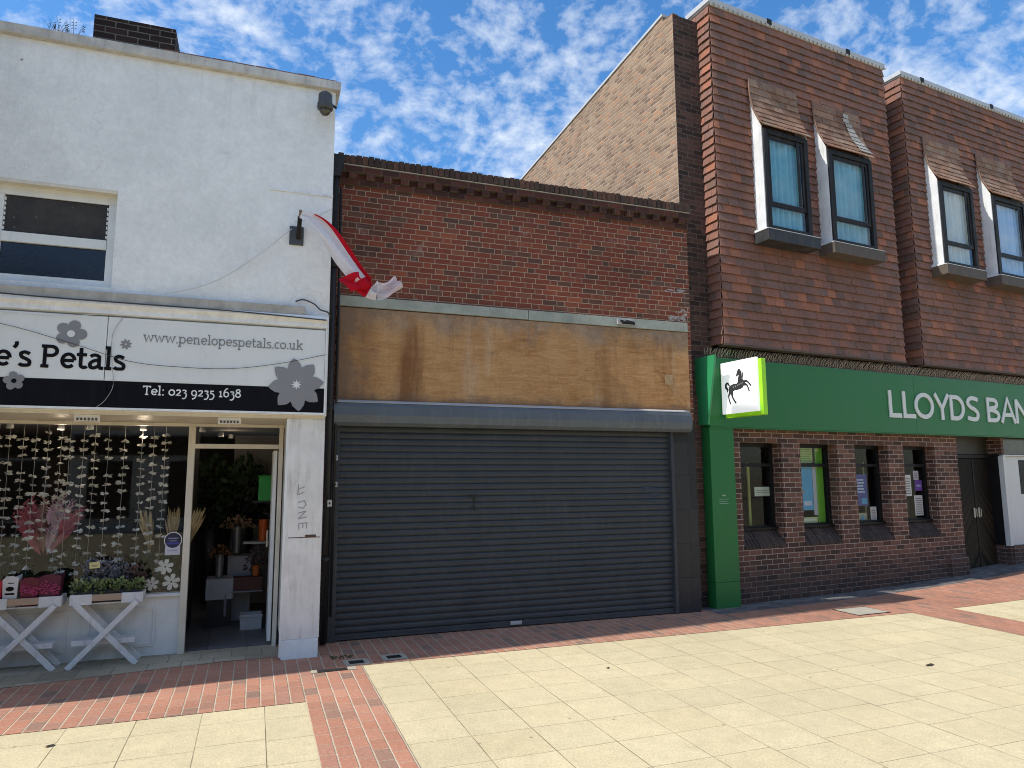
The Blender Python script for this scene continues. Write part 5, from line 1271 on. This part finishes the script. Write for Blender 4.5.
# projecting sign with the black horse
PS = thing('projecting_sign', 'square white hanging sign with a rearing black horse and lime edges', 'sign', LP, LB)
b = MB(); b.box(-.165, -.085, -.885, -.165, 2.655, 3.43); b.build('lime_body', M['lime'], PS, bevel=.006)
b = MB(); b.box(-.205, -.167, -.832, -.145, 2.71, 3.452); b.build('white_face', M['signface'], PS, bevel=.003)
b = MB(); b.box(-.15, -.095, -.165, -.118, 2.8, 3.3); b.build('mount', M['green'], PS)
def horse():
    # crop-pixel outline of the emblem -> face coordinates (u along the face outwards, v up)
    def uv(x, y):
        t_ = (x-78)/(528-78); top = 130-78*t_; bot = 690-36*t_
        return (t_, 1-(y-top)/(bot-top))
    strokes = [
        ([(322,188),(316,205),(322,232),(326,262),(318,300),(322,335)], [14,28,34,30,34,40]),        # neck
        ([(318,196),(303,225),(288,255),(282,272)], [26,26,18,12]),                                   # head
        ([(352,212),(356,250),(350,290),(352,325)], [6,12,12,10]),                                    # mane strand
        ([(372,335),(345,345),(318,365),(285,385),(250,388),(222,402)], [30,66,62,46,48,50]),         # trunk
        ([(235,385),(212,410),(205,440),(212,462)], [40,58,48,26]),                                   # haunch
        ([(200,430),(178,470),(170,505),(180,545),(192,578)], [30,18,13,12,12]),                      # hind leg
        ([(214,450),(216,490),(232,525),(262,568)], [26,16,13,12]),                                   # hind leg
        ([(360,340),(395,322),(425,340),(455,376)], [26,15,12,12]),                                   # fore leg
        ([(370,358),(402,365),(418,395),(432,440)], [22,14,12,12]),                                   # fore leg
        ([(196,388),(165,350),(142,362),(140,395),(160,420),(155,448)], [10,14,18,20,16,6]),          # tail
        ([(185,362),(160,350),(148,366)], [6,9,6]),
    ]
    mb = MB(); j = 0
    for pts, ws in strokes:
        P = cat(pts, 5); W = []
        for i in range(len(ws)-1): W += [ws[i]+(ws[i+1]-ws[i])*k/5 for k in range(5)]
        W.append(ws[-1])
        Q = [uv(*p) for p in P]
        mb2 = MB(); ribbon(mb2, [(q[0]*.687, q[1]*.742) for q in Q], 0, 0, ws=[w_*1.3/450*.687 for w_ in W])
        for f in mb2.f: mb.face([(-.2055-.00015*j, -.145-mb2.v[i][0], 2.71+mb2.v[i][2]) for i in f])
        j += 1
    mb.build('horse_emblem', plain('charcoal_emblem', (.035, .035, .04), .5), PS, merge=False)
    mb = MB()
    for k in range(5):
        x = 232+28*k; q = [uv(x, 402-12*k), uv(x+10, 380-12*k)]
        mb2 = MB(); ribbon(mb2, [(p[0]*.687, p[1]*.742) for p in q], .012, 0)
        for f in mb2.f: mb.face([(-.2075, -.145-mb2.v[i][0], 2.71+mb2.v[i][2]) for i in f])
    mb.build('emblem_highlights', plain('pale_emblem_marks', (.30, .30, .31), .5), PS, merge=False)
horse()

# posters and stands behind the bank windows
def poster(s0, s1, z0, z1, n, mat, label, marks=(), name='poster', catg='poster'):
    n -= .028
    t = thing(name, label, catg, (LP[0]+cos(LB)*(s0+s1)/2-sin(LB)*n, LP[1]+sin(LB)*(s0+s1)/2+cos(LB)*n, z0), LB)
    w_ = (s1-s0)/2; h = z1-z0
    b = MB(); b.box(-w_, w_, 0, .004, 0, h); b.build('sheet', mat, t)
    for (a, c, d, e, m) in marks:
        b = MB(); b.box(-w_+2*w_*a, -w_+2*w_*c, -.002, -.0005, h*d, h*e); b.build('print', m, t)
pw = plain('white_paper', (.62, .62, .60), .7); pk = plain('grey_print', (.22, .22, .23), .7); pb = plain('poster_blue', (.05, .30, .50), .5); pn = plain('poster_navy', (.045, .06, .24), .5); pg = plain('poster_green', (.12, .34, .03), .5); pv = plain('poster_violet', (.16, .07, .34), .5); pt = plain('poster_pale', (.40, .50, .60), .5); pgl = plain('pale_lime_panel', (.42, .50, .22), .6)
lines = lambda n_, a, c, z_a, z_b, m: tuple((a, c-.12*((k*7) % 3)/3, z_a+(z_b-z_a)*k/n_, z_a+(z_b-z_a)*(k+.45)/n_, m) for k in range(n_))
poster(.70, 1.01, 1.52, 1.66, .24, plain('pale_green_card', (.42, .48, .38), .6), 'pale slanted card hung in the leftmost bank window', lines(2, .15, .85, .35, .75, pk), 'notice', 'notice')
t = thing('display_pole', 'thin lime green display post in the leftmost bank window', 'stand', (LP[0]+cos(LB)*.77-sin(LB)*.40, LP[1]+sin(LB)*.77+cos(LB)*.40, .95), LB)
b = MB(); b.box(-.022, .022, -.01, .01, 0, 1.08); b.build('post', plain('lime_post', (.38, .42, .12), .5), t)
b = MB(); b.box(-.28, .22, -.06, .12, -.0, .05); b.build('base', plain('pale_stand_base', (.40, .39, .33), .6), t)
poster(1.56, 1.98, 1.28, 2.0, .26, pb, 'light blue poster in the second bank window from the green column', ((.10, .36, .48, .86, pn), (.15, .55, .38, .44, pk), (.5, .9, .1, .2, pt)))
poster(1.99, 2.07, 1.20, 2.0, .262, plain('silver_edge', (.35, .38, .42), .5), 'narrow silver strip beside the light blue poster', (), 'display_strip', 'stand')
poster(2.075, 2.24, 1.03, 2.30, .264, pg, 'tall green display panel in the second bank window', ((.05, .5, .93, .98, pgl),), 'promotion_board', 'board')
poster(1.55, 2.06, 2.03, 2.30, .30, pgl, 'pale lime strip across the top of the second bank window', lines(6, .02, .98, .1, .9, pg), 'promotion_board', 'board')
poster(1.55, 2.06, 1.03, 1.17, .266, pgl, 'pale lime strip under the light blue poster', ((.1, .9, .6, .8, pw),), 'promotion_board', 'board')
poster(2.93, 3.28, 1.32, 1.84, .26, pn, 'navy blue poster with white lines in the third bank window', lines(5, .12, .8, .42, .9, pt)+((.55, .92, .06, .24, pb),))
poster(3.31, 3.46, 1.07, 1.30, .25, pw, 'small white notice low in the third bank window', lines(5, .15, .85, .15, .85, pk), 'notice', 'notice')
poster(2.80, 3.28, 1.035, 1.20, .30, plain('leaflet_mix', (.34, .33, .22), .6), 'row of leaflets on the sill of the third bank window', ((.1, .3, .1, .8, pt), (.4, .6, .2, .9, pgl), (.7, .85, .1, .7, pb)), 'leaflet_rack', 'leaflets')
poster(3.33, 3.37, 1.06, 2.05, .36, plain('pale_green_edge', (.25, .30, .16), .6), 'thin pale green upright behind the notice in the third bank window', (), 'display_pole', 'stand')
poster(4.25, 4.42, 1.46, 1.83, .25, pw, 'tall white notice in the fourth bank window', lines(7, .12, .88, .1, .9, pk), 'notice', 'notice')
poster(4.50, 4.64, 1.74, 1.90, .25, plain('pinkish_paper', (.52, .46, .50), .7), 'small pinkish notice at the top of the fourth bank window', lines(3, .15, .85, .2, .8, pk), 'notice', 'notice')
poster(4.53, 4.72, 1.55, 1.735, .252, pv, 'violet poster in the fourth bank window', ((.2, .8, .4, .55, pt),))
poster(4.48, 4.70, 1.12, 1.47, .25, pw, 'large white notice low in the fourth bank window', lines(8, .1, .9, .08, .92, pk), 'notice', 'notice')
poster(4.05, 4.40, 1.9, 2.28, .5, pgl, 'pale yellow light panel high in the fourth bank window', ((.3, .7, .1, .9, pw),), 'promotion_board', 'board')
poster(4.03, 4.46, 1.04, 1.38, .34, plain('dark_board', (.03, .03, .035), .5), 'dark display board low in the fourth bank window', ((.55, .85, .1, .45, pw), (.05, .35, .0, .12, pw)), 'promotion_board', 'board')

# ------------------------------------------------------------------ sky, sun, camera
DIR = Vector((.85, .075, -1)).normalized()
elev = math.asin(-DIR.z); az = math.atan2(-DIR.x, -DIR.y)      # azimuth of the sun measured from +Y towards +X
sc = bpy.context.scene
wd = bpy.data.worlds.new('World'); sc.world = wd; wd.use_nodes = True
nt = wd.node_tree; nt.nodes.clear()
class W(G):
    def __init__(s): s.nt = nt
g = W()
sky = nt.nodes.new('ShaderNodeTexSky'); sky.sky_type = 'NISHITA'; sky.sun_disc = False
sky.sun_elevation = elev; sky.sun_rotation = az; sky.altitude = 20; sky.air_density = 1.0; sky.dust_density = .6; sky.ozone_density = 3.0
hs = nt.nodes.new('ShaderNodeHueSaturation'); hs.inputs['Saturation'].default_value = 1.27; hs.inputs['Value'].default_value = 1.5; nt.links.new(sky.outputs[0], hs.inputs['Color'])
co = g.coord('Generated'); x = g.xyz(co)
zz = g.math('MAXIMUM', x[2], .02)
pv_ = g.comb(g.math('DIVIDE', x[0], g.math('ADD', zz, .42)), g.math('DIVIDE', x[1], g.math('ADD', zz, .42)), 0.0)
warp = g.noise(pv_, 3.0, 3, .5, 0, True)
pw_ = g.n('ShaderNodeVectorMath', props={'operation': 'ADD'}, _0=pv_, _1=g.n('ShaderNodeVectorMath', props={'operation': 'SCALE'}, _0=warp, Scale=.09))
big = g.noise(pw_, 2.2, 3, .5); sml = g.noise(pw_, 13.0, 5, .55, 0)
puf = g.noise(pw_, 31.0, 5, .6, 0)
cl = g.math('ADD', g.math('ADD', g.math('MULTIPLY', big, .50), g.math('MULTIPLY', sml, .34)), g.math('MULTIPLY', puf, .52))
cov = g.mapr(cl, .615, .84, 0, .80)
CLOUD = (6.4, 6.9, 7.5)
col = g.mix(cov, hs.outputs[0], CLOUD)
bg = nt.nodes.new('ShaderNodeBackground'); bg.inputs[1].default_value = .15
wo = nt.nodes.new('ShaderNodeOutputWorld'); nt.links.new(col, bg.inputs[0]); nt.links.new(bg.outputs[0], wo.inputs[0])
sun = bpy.data.lights.new('sun', 'SUN'); sun.energy = 5.0; sun.angle = radians(.53); sun.color = (1, .95, .87)
so = bpy.data.objects.new('sun', sun); C.objects.link(so); so.rotation_euler = DIR.to_track_quat('-Z', 'Y').to_euler(); so.location = (-8, 10, 12)

cam = bpy.data.cameras.new('camera'); cam.sensor_width = 36; cam.lens = 700/1024*36; cam.clip_end = 2000; cam.clip_start = .05
ob = bpy.data.objects.new('camera', cam); C.objects.link(ob); sc.camera = ob
yaw, pit, rol = radians(20.04), radians(7.46), radians(-.29)
fw = Vector((sin(yaw)*cos(pit), cos(yaw)*cos(pit), sin(pit))); rt = Vector((cos(yaw), -sin(yaw), 0)); up = rt.cross(fw)
r2 = rt*cos(rol)+up*sin(rol); u2 = up*cos(rol)-rt*sin(rol)
mtx = Matrix((r2, u2, -fw)).transposed().to_4x4(); mtx.translation = Vector((0, 0, 1.85)); ob.matrix_world = mtx
vs = sc.view_settings; vs.view_transform = 'Standard'; vs.look = 'None'; vs.exposure = 0; vs.gamma = 1
sc.cycles.filter_width = 1.0
sc.render.resolution_x, sc.render.resolution_y = 1024, 768
